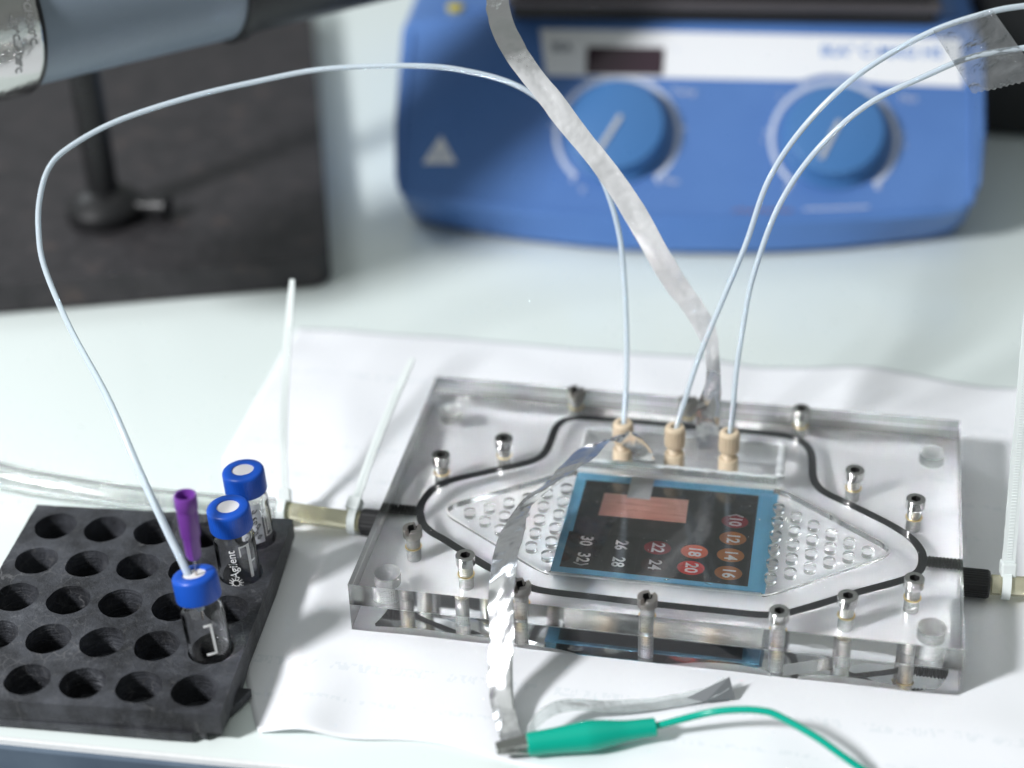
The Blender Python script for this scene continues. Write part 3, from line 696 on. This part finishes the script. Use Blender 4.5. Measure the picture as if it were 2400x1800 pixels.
# beige fittings with knurled nuts
def fitting(x, y):
    b_ = G(); b_.T = Matrix.Translation((x, y, 0)); b_.lathe([(3.0, 9.42), (3.0, 15.6), (2.7, 16.1), (2.2, 16.1), (2.1, 13.0)], 36, capt=True); p = b_.build('port', 'peek', parent=fc, smooth=True)
    t = G(); t.T = Matrix.Translation((x, y, 0)); pr = []; zz = 14.0
    while zz < 18.6: pr += [(2.05, zz), (1.8, zz+.3)]; zz += .6
    t.lathe(pr, 28); t.build('thread', 'peek', parent=p, smooth=True)
    n_ = G(); n_.T = Matrix.Translation((x, y, 0)); N = 120
    kn = lambda a, k: (1-.075*(1 if math.cos(a*18) > .45 else 0)) if 1 <= k <= 4 else 1
    n_.lathe([(2.3, 18.2), (2.75, 18.5), (3.0, 18.9), (3.1, 19.6), (3.1, 24.2), (3.05, 24.7), (2.75, 25.3), (2.45, 25.5), (1.35, 25.5), (1.2, 23.5)], N, mod=kn, capt=True)
    nu = n_.build('nut', ['peek'], parent=p, smooth=True, angle=28)
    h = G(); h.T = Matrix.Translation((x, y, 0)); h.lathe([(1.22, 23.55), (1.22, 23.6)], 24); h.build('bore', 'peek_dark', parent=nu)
for x, y in ((64.9, 77.6), (80.6, 77.8), (96.9, 77.6)): fitting(x, y)
# black threaded side connectors screwed into the block
def connector(x0, sgn):
    c = G(); c.T = Matrix.Translation((x0, 43, 5.0)) @ Matrix.Rotation(sgn*PI/2, 4, 'Y')
    c.lathe([(3.6, .15), (4.1, .5), (4.1, 7.8), (3.7, 8.4)], 96, mod=lambda a, k: 1-.03*(math.cos(a*32) > 0)); p = c.build('side_connector', 'black_plastic', parent=fc, smooth=True, angle=25)
    c = G(); c.T = Matrix.Translation((x0, 43, 5.0)) @ Matrix.Rotation(sgn*PI/2, 4, 'Y'); pr = []; zz = -10.6
    while zz < -.5: pr += [(2.4, zz), (1.8, zz+.5)]; zz += 1.0
    c.lathe(pr+[(2.2, -.1), (2.2, .3)], 28); c.build('thread', 'black_plastic', parent=p, smooth=True)
connector(-.1, -1); connector(W_+.1, 1)

# ================================================================== HOSES AND CABLE TIES
hl = empty('drain_hose', (-35, 44, 0)); tag(hl, 'clear hose running left from the block, yellowed at its end', 'hose')
hpth = smooth_path([(-330, 95, 20), (-250, 75, 14), (-190, 62, 10), (-142, 51, 6.5), (-124, 46.5, 6.0), (-101, 44.5, 5.6), (-78, 43.4, 5.4), (-56, 43.6, 5.3), (-34.0, 44.6, 5.2)], 8)
pl = [(p[0]+35, p[1]-44, p[2]) for p in hpth]
G().tube(pl, lambda t: 5.0-1.5*min(1, t*1.25), 28).build('outer_hose', 'hose', parent=hl, smooth=True)
G().tube(pl, lambda t: 3.2-.9*min(1, t*1.25), 24).flip().build('hose_bore', 'hose', parent=hl, smooth=True)
G().tube([(-34+35, 44.5-44, 5.2), (-25+35, 43.9-44, 5.1), (-15+35, 43.3-44, 5.0), (-8.7+35, 43-44, 5.0)], 2.9, 28).build('hose_end', 'hose_yellow', parent=hl, smooth=True)
hr = empty('feed_hose', (174, 43, 0)); tag(hr, 'yellowish clear hose leaving the black connector on the right side of the block', 'hose')
G().tube([(0, 0, 5), (12, .6, 5), (30, 2, 5.2), (60, 5, 6), (110, 12, 8)], 2.9, 28).build('hose_wall', 'hose_yellow', parent=hr, smooth=True)
def tie(loc, rloop, pts, wide, label, tilt=0, loop=True):
    t = empty('cable_tie', loc); tag(t, label, 'cable tie', 'white nylon cable ties')
    L = Vector(loc)
    if loop:
        g = G(); n = 40; vs = []; fs = []
        for i in range(n):
            a = 2*PI*i/n
            for xx, r in ((-1.2, rloop), (1.2, rloop), (1.2, rloop+1.0), (-1.2, rloop+1.0)): vs.append((xx, r*math.sin(a), r*math.cos(a)))
        for i in range(n):
            a = i*4; b = ((i+1) % n)*4
            for q_ in range(4): w_ = (q_+1) % 4; fs.append((a+q_, a+w_, b+w_, b+q_))
        g.add(vs, fs); g.build('loop', 'nylon', parent=t, recalc=True)
    P = smooth_path([Vector(p)-L for p in pts], 10); d0 = (P[1]-P[0]).normalized()
    wv = Vector((1, .1, 0)).normalized()
    g = G(); g.ribbon([p-wv*wide*(1-.55*(k/len(P))**6) for k, p in enumerate(P)], [p+wv*wide*(1-.55*(k/len(P))**6) for k, p in enumerate(P)], 1.1, 2); g.build('tail', 'nylon', parent=t)
    rg = G(); m = wide*.42
    for k in range(2, len(P)*3//4):
        for h in range(3):
            p = P[k].lerp(P[k+1], h/3); nn = (P[k+1]-P[k]).normalized(); up_ = wv.cross(nn).normalized()
            if up_.y > 0: up_ = -up_
            c = p+up_*.6
            rg.add([c-wv*m-nn*.2, c+wv*m-nn*.2, c+wv*m+nn*.2, c-wv*m+nn*.2, c-wv*m-nn*.2+up_*.2, c+wv*m-nn*.2+up_*.2, c+wv*m+nn*.0+up_*.05, c-wv*m+nn*.0+up_*.05], [(0, 1, 2, 3), (4, 5, 6, 7), (0, 1, 5, 4), (1, 2, 6, 5), (2, 3, 7, 6), (3, 0, 4, 7)])
    rg.build('teeth', 'nylon', parent=t)
    g = G(); g.T = Matrix.Translation(P[0]-d0*.5) @ d0.to_track_quat('Z', 'X').to_matrix().to_4x4(); g.box(-2.1, -2.1, -1.5, 2.1, 2.1, 2.8); g.build('head', 'nylon', parent=t, bevel=.5)
tie((-33, 44.5, 5.2), 3.4, [(-33.3, 46.5, 9.0), (-36.5, 60, 22), (-40.5, 82, 38), (-42.8, 100, 53)], 1.25, 'white cable tie on the left hose beside the vial rack, its tail rising highest')
tie((-11, 43.2, 5.0), 3.0, [(-11.2, 46, 8.6), (-9.6, 60, 16), (-7.0, 78, 24), (-4.4, 96, 30)], 1.25, 'white cable tie round the yellowed hose end next to the black connector on the left')
tie((178, 43.2, 5.0), 3.0, [(178.2, 45.5, 9.2), (177.4, 52, 33), (176.9, 58, 55), (176.6, 68, 74), (176.5, 80, 92)], 1.75, 'white cable tie standing up from the hose on the right side of the block')

# ================================================================== THIN TUBES
def ctube(name, label, pts, r=.82, fat=None):
    P = smooth_path(pts, 8); o0 = Vector(P[0]); t = empty(name, o0); tag(t, label, 'tube', 'thin milky tubes')
    G().tube([p-o0 for p in P], (lambda u: r+fat(u)) if fat else r, 14).build('tube_wall', 'tube', parent=t, smooth=True); return t
ctube('capillary_tube', 'milky tube looping from the left beige fitting across to the needle vial', [(64.9, 77.8, 20), (65.2,78.0,26.7),(65.0,84.0,40.2),(63.3,92.0,59.5),(60.1,99.0,78.8),(53.1,104.0,95.5),(41.8,107.0,109.7),(29.5,108.0,118.7),(13.1,108.0,122.8),(-2.9,106.0,124.2),(-27.0,102.0,123.5),(-46.5,96.0,120.9),(-65.2,88.0,118.1),(-83.7,79.0,113.7),(-95.5,71.0,108.6),(-100.0,65.0,104.6),(-100.9,58.0,98.4),(-98.9,50.0,92.3),(-94.4,41.0,85.6),(-81.6,25.0,76.5),(-66.0,9.0,65.5),(-53.3,-5.0,52.2),(-43.8,-14.0,40.1),(-36.9,-20.7,32.5), (-33.6, -22.6, 21.5)], .80, lambda u: .30*max(0, min(1, (u-.80)/.06)))
ctube('capillary_tube', 'milky tube rising to the right from the middle beige fitting, upper one under the tape', [(80.7, 77.7, 20), (81.2,78.0,25.9),(83.3,80.0,34.7),(86.7,83.0,47.8),(92.4,87.0,64.8),(98.1,90.0,81.9),(103.4,94.0,100.9),(112.6,98.0,116.6),(125.4,102.0,130.1),(142.9,106.0,141.5),(158.3,109.0,147.1),(168.1,111.0,148.8),(178.7,113.0,149.4), (230, 120, 146)])
ctube('capillary_tube', 'milky tube rising to the right from the right beige fitting, lower one under the tape', [(96.9, 77.7, 20), (97.1,78.0,26.2),(97.5,79.0,35.2),(97.8,81.0,45.2),(99.0,84.0,59.4),(100.8,87.0,73.2),(106.6,91.0,93.9),(115.7,95.0,109.8),(128.5,99.0,122.7),(144.0,103.0,130.8),(155.8,106.0,135.6),(169.3,109.0,137.7),(180.0,111.0,138.8), (230, 118, 138)])
# crumpled clear tape holding the two tubes together
def tape():
    Aa, Bb, Cc, Dd = Vector((144.2, 104.4, 143.5)), Vector((159.3, 107.4, 149.0)), Vector((174.5, 110, 129.1)), Vector((156.6, 104.8, 125.7))
    nx, ny = 22, 36; vs = []; fs = []; nn = (Bb-Aa).cross(Dd-Aa).normalized()
    for j in range(ny+1):
        for i in range(nx+1):
            u, v = i/nx, j/ny; p = (Aa.lerp(Bb, u)).lerp(Dd.lerp(Cc, u), v)
            h = 1.4*abs(noise.noise(Vector((u*3, v*3.5, 1))))+.7*abs(noise.noise(Vector((u*7+4, v*6, 5))))
            if j == ny: p += (Dd-Aa).normalized()*(.45 if i % 2 else -.1)
            vs.append(p+nn*(h-1.0))
    for j in range(ny):
        for i in range(nx): a = j*(nx+1)+i; fs.append((a, a+1, a+nx+2, a+nx+1))
    o0 = Vector((160, 107, 137)); g = G(); g.add([v-o0 for v in vs], fs)
    o = g.build('tape_piece', 'tape', smooth=True, loc=o0); m = o.modifiers.new('thick', 'SOLIDIFY'); m.thickness = .06*S; m.use_rim = False
    tag(o, 'crumpled clear tape with a serrated edge joining two milky tubes, upper right', 'tape')
tape()

# ================================================================== FOIL STRIPS
def sp2(a): return smooth_path(a, 4)
FL = [(23.1,96.0,149.5),(23.6,95.5,144.3),(25.6,95.0,137.8),(30.4,94.0,130.3),(37.7,93.0,121.3),(44.7,92.0,112.3),(52.7,91.0,103.2),(60.9,91.0,90.5),(68.1,91.0,77.5),(75.1,91.0,65.0),(80.0,91.0,58.6),(84.4,90.0,52.1),(87.9,88.0,44.8),(88.4,86.0,36.3),(86.7,85.0,30.2),(86.4,84.5,22.0),(87.1,84.0,9.6)]
FR = [(28.8,100.0,148.3),(29.7,99.5,143.1),(33.1,98.0,136.4),(37.8,97.0,129.4),(44.5,96.0,121.8),(52.0,94.0,112.5),(60.2,93.0,102.7),(68.4,92.0,91.3),(75.8,91.0,78.1),(82.1,93.0,66.0),(86.6,93.0,59.3),(90.4,92.0,52.3),(92.0,89.0,44.6),(93.0,88.0,33.9),(93.3,86.4,27.9),(93.1,84.5,22.8),(93.2,84.0,9.6)]
FL = [(21.0, 98, 172), (22.0, 97, 160)]+FL; FR = [(26.6, 102, 172), (27.8, 101, 159)]+FR
Lp, Rp = sp2(FL), sp2(FR); o0 = Lp[-1]
f1 = empty('foil_strip', o0); tag(f1, 'long foil strip hanging diagonally in front of the hotplate down to the fittings', 'foil strip', 'aluminium foil strips')
cut1, cut2 = 19, 44
G().ribbon([p-o0 for p in Lp], [p-o0 for p in Rp], .05, 8, wob=.7, seed=2).build('foil_length', 'foil_long', parent=f1, smooth=True, angle=60)
BL = [(68.9, 60, 9.62+0), (68.8, 66, 9.62), (68.8, 69.9, 12.4), (68.8,70.0,15.8),(68.9,70.5,18.3),(68.3,70.0,21.2),(66.7,67.0,24.6),(65.4,63.0,28.2),(63.3,60.0,29.1)]
BL = [(69.2, 70.2, 10.2), (69.0, 70.2, 13.5), (68.8,70.2,16.8),(68.9,70.5,18.3),(68.3,70.0,20.8),(66.7,67.0,24.1),(65.4,64.0,27.4),(61.5,62.6,28.0),(57.5, 62, 26.6),(53.9,61.0,25.4),(49.5,50.0,25.6),(47.6,45.0,24.4),(42.7,37.0,24.3),(40.6,32.0,23.6),(39.1,24.0,23.4),(38.8,18.0,24.2),(39.3,8.0,25.1),(40.7,-4.0,24.8),(41.1,-8.0,19.9),(42.7,-13.0,16.3),(43.3,-20.0,9.4),(45.5,-28.0,5.0),(49.7,-38.0,4.2),(50.6,-40.6,4.4)]
BR = [(75.9, 70.2, 10.2), (75.8, 70.2, 13.5), (75.7,70.4,16.8),(75.1,72.0,17.6),(73.8,74.0,19.0),(71.2,74.0,22.6),(68.2,72.0,26.1),(66.0,68.0,27.7),(64.6, 64, 29.0),(63.2,60.0,30.0),(61.0,50.0,31.4),(55.2,46.0,28.7),(52.6,42.0,27.9),(46.6,36.0,25.1),(45.2,31.0,25.2),(45.6,24.0,27.0),(46.4,16.0,27.4),(46.8,6.0,28.9),(47.9,-5.0,26.6),(48.0,-9.0,21.6),(49.3,-14.0,18.1),(50.0,-20.5,10.9),(51.8,-28.0,5.6),(55.4,-38.0,4.8),(56.4,-40.2,4.6)]
BR = BR[:len(BL)-1]+[BR[-1]] if len(BR) != len(BL) else BR
Lp, Rp = sp2(BL), sp2(BR); n_ = min(len(Lp), len(Rp)); o0 = Vector((50, -38, 4))
f2 = empty('foil_strip', o0); tag(f2, 'shorter foil strip curling over the block down to the green clip', 'foil strip', 'aluminium foil strips')
G().ribbon([p-o0 for p in Lp[:n_]], [p-o0 for p in Rp[:n_]], .05, 6, wob=.45, seed=5).build('foil_length', 'foil', parent=f2, smooth=True, angle=60)
g = G(); g.plate([(69.0, 57.6), (75.9, 57.6), (75.9, 68.2), (69.1, 68.2)], [], 7.78, 7.86); g.T = Matrix.Identity(4); g.v = [(a-o0.x, b-o0.y, c-o0.z) for a, b, c in g.v]; g.build('foil_tab', 'tab', parent=f2)
# loose film from the clip
scp = smooth_path([(57.4,-38.9,3.6),(58.0,-35.9,6.4),(60.8,-31.3,7.6),(66.1,-26.7,6.8),(74.1,-23.0,4.2),(84,-18.8,2.2),(92.2,-15.4,2.0),(100.0,-12.2,2.6),(104.9,-8.9,4.2)], 4)
o0 = Vector((60, -34, 4)); fl = empty('film_scrap', o0); tag(fl, 'thin clear film curling from the jaws behind the green clip, with foil tip coloured grey as in shade', 'film')
sd = Vector((.5, -.9, -.35)).normalized()
G().ribbon([p-o0+Vector((-sd.x, -sd.y, 0))*1.6+Vector((0, 0, .8)) for p in scp], [p-o0+Vector((sd.x, sd.y, 0))*2.0-Vector((0, 0, .4)) for p in scp], .05, 4, wob=.6, seed=9).build('film_strip', 'film', parent=fl, smooth=True)
G().add([(100-o0.x, -14.5-o0.y, 2.0-o0.z), (107.5-o0.x, -11.5-o0.y, 1.6-o0.z), (105.6-o0.x, -8.3-o0.y, 6.0-o0.z), (95-o0.x, -14.6-o0.y, 2.6-o0.z)], [(0, 1, 2, 3), (3, 2, 1, 0)]).build('foil_tip', 'foil_shaded', parent=fl)

# ================================================================== GREEN CLIP AND LEAD
A0, A1 = Vector((57.6, -40.4, 4.6)), Vector((88.8, -29.6, 5.4))
cl = empty('crocodile_clip', A0); tag(cl, 'green crocodile clip with steel jaws gripping the foil end in front of the block', 'clip')
T0 = Matrix.Translation(-A0) @ orient(A0, A1); LN = (A1-A0).length
g = G(); g.T = T0 @ Matrix.Rotation(0, 4, 'Z')
prof = [(2.2, -.2), (2.85, 0), (3.1, .5), (3.3, 5), (3.65, 10), (4.0, 14), (4.1, 16), (3.8, 19), (3.15, 23), (2.75, 26), (2.5, LN-1.2), (2.5, LN-.2), (2.2, LN)]
sm = [(p.x, p.y) for p in smooth_path([(a, b, 0) for a, b in prof], 3)]
g.lathe(sm, 36, sx=1.0, sy=.95); g.build('insulator', 'green', parent=cl, smooth=True, angle=50)
for s_, zz in ((1, .55), (-1, -.55)):
    g = G(); d_ = (A1-A0).normalized(); sdv = Vector((-d_.y, d_.x, 0)).normalized(); n = 9
    Lq = [-d_*(8.2*k/n)+sdv*(1.9-.5*k/n)+Vector((0, 0, s_*(1.5-.9*k/n))) for k in range(-2, n+1)]
    Rq = [-d_*(8.2*k/n)-sdv*(1.9-.5*k/n)+Vector((0, 0, s_*(1.5-.9*k/n))) for k in range(-2, n+1)]
    g.ribbon(Lq, Rq, .5, 2); g.build('jaw', 'band', parent=cl, bevel=.1)
    g = G()
    for k in range(7):
        for e_ in (1, -1):
            c = -d_*(1.2+k*1.0)+sdv*e_*1.6+Vector((0, 0, s_*(1.35-.1*k))); g.add([c+d_*.4, c-d_*.4, c+sdv*.3*e_, c+Vector((0, 0, -s_*.8))], [(0, 1, 2), (0, 3, 1), (1, 3, 2), (2, 3, 0)])
    g.build('teeth', 'steel', parent=cl)
ld = empty('green_lead', A1); tag(ld, 'green insulated wire curving from the clip to the lower right corner', 'wire')
G().tube([p-A1 for p in smooth_path([A1-Vector((1, .3, 0)), (98.4,-27.2,8.4),(104, -26.8, 10.5),(109.9,-26.6,11.8),(115, -26.6, 12.2),(119.2,-27.2,11.8),(128.8,-30.8,9.6),(135.9,-33.8,7.0),(143.0,-36.2,4.0), (155, -42, 1.4), (175, -49, 1.4), (190, -60, -8)], 8)], .95, 16).build('wire_jacket', 'green', parent=ld, smooth=True)

# ================================================================== VIAL RACK
rk = empty('vial_rack', (-20.9, -48.8, 0), math.radians(4)); tag(rk, 'black foam vial rack with round holes at the lower left', 'rack')
hs = [(-8.9-15.1*i, 8.5+16.35*j) for i in range(5) for j in range(5)]
def wob_outline():
    pts = []
    cs = [(0, 0), (0, 83.6), (-78.5, 83.8), (-78.5, 0)]
    for k in range(4):
        a, b = Vector(cs[k]), Vector(cs[(k+1) % 4]); n = 40
        for i in range(n):
            p = a.lerp(b, i/n); d_ = (b-a).normalized(); nn = Vector((-d_.y, d_.x)); p = p+nn*.22*noise.noise(Vector((i*.5, k*9, 2))) if i else p; pts.append((p.x, p.y))
    return pts
g = G(); g.plate(wob_outline(), [[(x+6.15*math.cos(a)*(1+.022*math.sin(3*a+x)+.012*math.sin(7*a+y)), y+6.15*math.sin(a)*(1+.022*math.sin(2*a+y)+.010*math.sin(9*a+x))) for a in [2*PI*i/40 for i in range(40)]] for x, y in hs], 3.6, 10.0)
g.build('upper_foam', 'rack', parent=rk, recalc=True, bevel=.18, seg=1)
lo = [(-1.2, 2.0), (-.6, 9), (1.6, 13), (3.2, 17.5), (.2, 17.5), (-.6, 30), (-.2, 60), (-1, 83), (-78, 83), (-78.2, .2), (-40, -.4), (-16, -.9), (-8, -.8), (-6.6, .6), (-4.5, .3), (-4, 1.9)]
g = G(); g.plate(lo, [circ(x, y, 6.1, 30) for x, y in hs], .9, 3.55); g.build('lower_foam', 'rack', parent=rk, recalc=True)
g = G(); g.plate([(-2, 4), (-2, 82), (-77, 82), (-77, 1)], [], .1, .85); g.build('foam_floor', 'rack', parent=rk, recalc=True)

# ================================================================== VIALS
def vial_parts(root, T):
    g = G(); g.T = T
    out_ = [(5.2, 0), (5.7, .3), (5.8, .9), (5.8, 22.0), (5.5, 23.2), (4.6, 24.4), (4.4, 25.2), (4.4, 31.2)]
    inn = [(4.0, 31.2), (4.0, 25.0), (4.2, 24.0), (5.0, 22.8), (5.05, 21.6), (5.05, 1.6), (4.4, 1.0)]
    g.lathe(out_+inn, 48, capb=True, capt=True); gl = g.build('glass_body', 'glass', parent=root, smooth=True, angle=45, recalc=True)
    g = G(); g.T = T; kn = lambda a, k: (1-.012*(math.cos(a*48) > .2)) if k in (2, 3) else 1
    g.lathe([(5.0, 25.0), (5.9, 25.1), (6.05, 25.5), (6.05, 31.0), (6.0, 31.5), (5.75, 32.0), (5.3, 32.3), (3.6, 32.4), (3.2, 32.3), (3.15, 31.8)], 192, mod=kn, capb=True, capt=False)
    cp = g.build('cap', 'blue_cap', parent=root, smooth=True, angle=60)
    g = G(); g.T = T; g.lathe([(3.3, 31.4), (3.25, 31.9), (1.6, 32.05)], 32); g.build('septum', 'septum', parent=cp, smooth=True)
    return gl
def wrap(T, vs, fs, ang, zc, name, m, parent, R=5.84):
    """bend flat artwork (x across, y up) round the vial wall"""
    g = G(); g.T = T; g.add([((R+.0)*math.cos(ang+a/R), (R+.0)*math.sin(ang+a/R), zc+b) for a, b, c in vs], fs); return g.build(name, m, parent=parent, smooth=True)
def rect(x0, y0, x1, y1, n=5):
    vs = []; fs = []
    for i in range(n+1): x = x0+(x1-x0)*i/n; vs += [(x, y0, 0), (x, y1, 0)]
    for i in range(n): fs.append((2*i, 2*i+2, 2*i+3, 2*i+1))
    return vs, fs
def rects(rs):
    vs = []; fs = []
    for r in rs: v, f = rect(*r, n=3); b = len(vs); vs += v; fs += [tuple(i+b for i in q_) for q_ in f]
    return vs, fs
def vial(base, top_, label, rotz):
    base, top_ = Vector(base), Vector(top_); d_ = (top_-base).normalized()
    root = empty('sample_vial', base); tag(root, label, 'vial', 'vials in the foam rack')
    T = d_.to_track_quat('Z', 'Y').to_matrix().to_4x4(); T = T @ Matrix.Rotation(-T.to_euler().z*0, 4, 'Z')
    # keep local x aligned with world x
    zx = d_; xx = (Vector((1, 0, 0))-zx*zx.x).normalized(); yy = zx.cross(xx)
    T = Matrix(((xx.x, yy.x, zx.x, 0), (xx.y, yy.y, zx.y, 0), (xx.z, yy.z, zx.z, 0), (0, 0, 0, 1)))
    gl = vial_parts(root, T); return root, gl, T
FRONT = -PI/2
v1, gl1, T1 = vial((-30.2, -26.4, 1.0), (-34.9, -20.9, 32.6), 'blue capped vial nearest the front, pierced by the tube and the purple needle', 0)
wrap(T1, *rects([(0, 0, .7, 9.0), (-2.2, 0, .7, .7), (-1.6, 8.3, .7, 9.0)]), FRONT+.62, 10.6, 'printed_frame', 'print_white', gl1)
v2, gl2, T2 = vial((-33.8, 8.0, 1.0), (-35.2, 8.0, 32.6), 'blue capped vial behind the purple needle, printed with a white word and sun mark', 0)
vs, fs = text_polys('Agilent', 3.4, .03); vs = [(-b, a, 0) for a, b, c in vs]; wrap(T2, vs, [tuple(f) for f in fs], FRONT+.18, 16.3, 'printed_word', 'print_white', gl2)
sun = []; 
sv, sf = [], []
for i in range(12):
    a = 2*PI*i/12
    for rr_, s_ in ((1.05, .20), (1.5, .17), (1.95, .13)):
        cx_, cy_ = rr_*math.cos(a), rr_*math.sin(a); b = len(sv); sv += [(cx_-s_, cy_-s_, 0), (cx_+s_, cy_-s_, 0), (cx_+s_, cy_+s_, 0), (cx_-s_, cy_+s_, 0)]; sf.append((b, b+1, b+2, b+3))
wrap(T2, sv, sf, FRONT+.16, 9.8, 'sun_mark', 'print_white', gl2)
wrap(T2, *rects([(0, 0, 1.0, 11.5), (-2.3, 10.9, 1.0, 11.5), (-2.3, 8.0, -1.9, 11.5), (1.0, 5, 2.4, 5.6)]), FRONT+.95, 10.4, 'printed_frame', 'print_white', gl2)
v3, gl3, T3 = vial((-34.9, 24.4, 1.0), (-36.7, 25.6, 32.6), 'rearmost blue capped vial, with black handwriting on a frosted patch', 0)
vs, fs = rect(-3.0, 0, 3.0, 13, 8); wrap(T3, vs, fs, FRONT+.42, 10.2, 'writing_patch', 'patch', gl3, 5.83)
g = G(); R_ = 5.86; rnd = random.Random(3)
for k in range(9):
    c0 = (rnd.uniform(-1.6, 1.6), 11.0+k*1.25); pts = []
    for i in range(9):
        a = i/8*2*PI*rnd.uniform(.6, 1); pts.append((c0[0]+.8*math.cos(a+k), c0[1]+.6*math.sin(a*1.3+k)))
    g.tube([((R_)*math.cos(FRONT+.42+p/R_), R_*math.sin(FRONT+.42+p/R_), q_) for p, q_ in pts], .13, 5)
g.T = Matrix.Identity(4); g.v = [tuple(T3 @ Vector(v)) for v in g.v]; g.build('handwriting', 'ink', parent=gl3)
wrap(T3, *rects([(0, 0, .35, 9), (2.2, 0, 2.55, 9), (0, 0, 2.5, .35), (0, 8.65, 2.5, 9), (.9, 1.5, 1.2, 7), (1.4, 1.5, 1.7, 7)]), FRONT+1.05, 11.4, 'printed_frame', 'print_white', gl3)

# purple needle standing in the front vial
nb = Vector((-33.9, -21.6, 31.4)); nt_ = Vector((-34.2, -20.6, 40))
nd = empty('needle_hub', nb); tag(nd, 'purple needle hub standing upright in the cap of the front vial', 'needle')
up_ = Vector((-.01, .03, 1)).normalized(); Tn = up_.to_track_quat('Z', 'Y').to_matrix().to_4x4()
g = G(); g.T = Tn; g.lathe([(.36, -14), (.36, 7.0)], 12); g.build('needle', 'needle', parent=nd, smooth=True)
g = G(); g.T = Tn; wing = lambda a, k: 1+(.13*max(0, math.cos(4*a))**4 if 1 <= k <= 3 else 0)
g.lathe([(1.2, 6.4), (1.6, 6.8), (1.8, 7.6), (2.0, 13.0), (2.6, 14.0), (2.75, 22.0), (2.8, 22.4), (3.0, 22.7), (3.0, 26.2), (2.85, 26.6), (2.3, 26.6), (2.1, 25.6), (1.9, 16)], 48, mod=wing, capt=True); g.build('hub', 'purple', parent=nd, smooth=True, angle=40)

# band lettering is added last, once its angle is known
view = (Vector((126.09, -368.83, 327.62))-P1).normalized()
Tq = ax.to_track_quat('Z', 'Y').to_matrix(); lv = Tq.transposed() @ view; ang0 = math.atan2(lv.y, lv.x)
lu = Tq.transposed() @ Vector((-.08, .53, .84)); angu = math.atan2(lu.y, lu.x)
sgn = 1 if ((ang0-angu) % (2*PI)) < PI else -1                       # direction running down the visible side
def bt(body, size, t, a_off):
    vs, fs = text_polys(body, size, .1); g = G(); g.T = LT(0); R = 26.32; out = []
    for a, b, c in vs:
        th = ang0+sgn*(a_off+a/R); out.append((R*math.cos(th), R*math.sin(th), t+b))
    g.add(out, fs); g.build('etched_text', 'band_text', parent=band)
bt('-50\u00b0C/+200\u00b0C', 3.1, -4.6, .10); bt('-3.9\u00b0C...+120\u00b0C', 2.9, -9.6, .42)
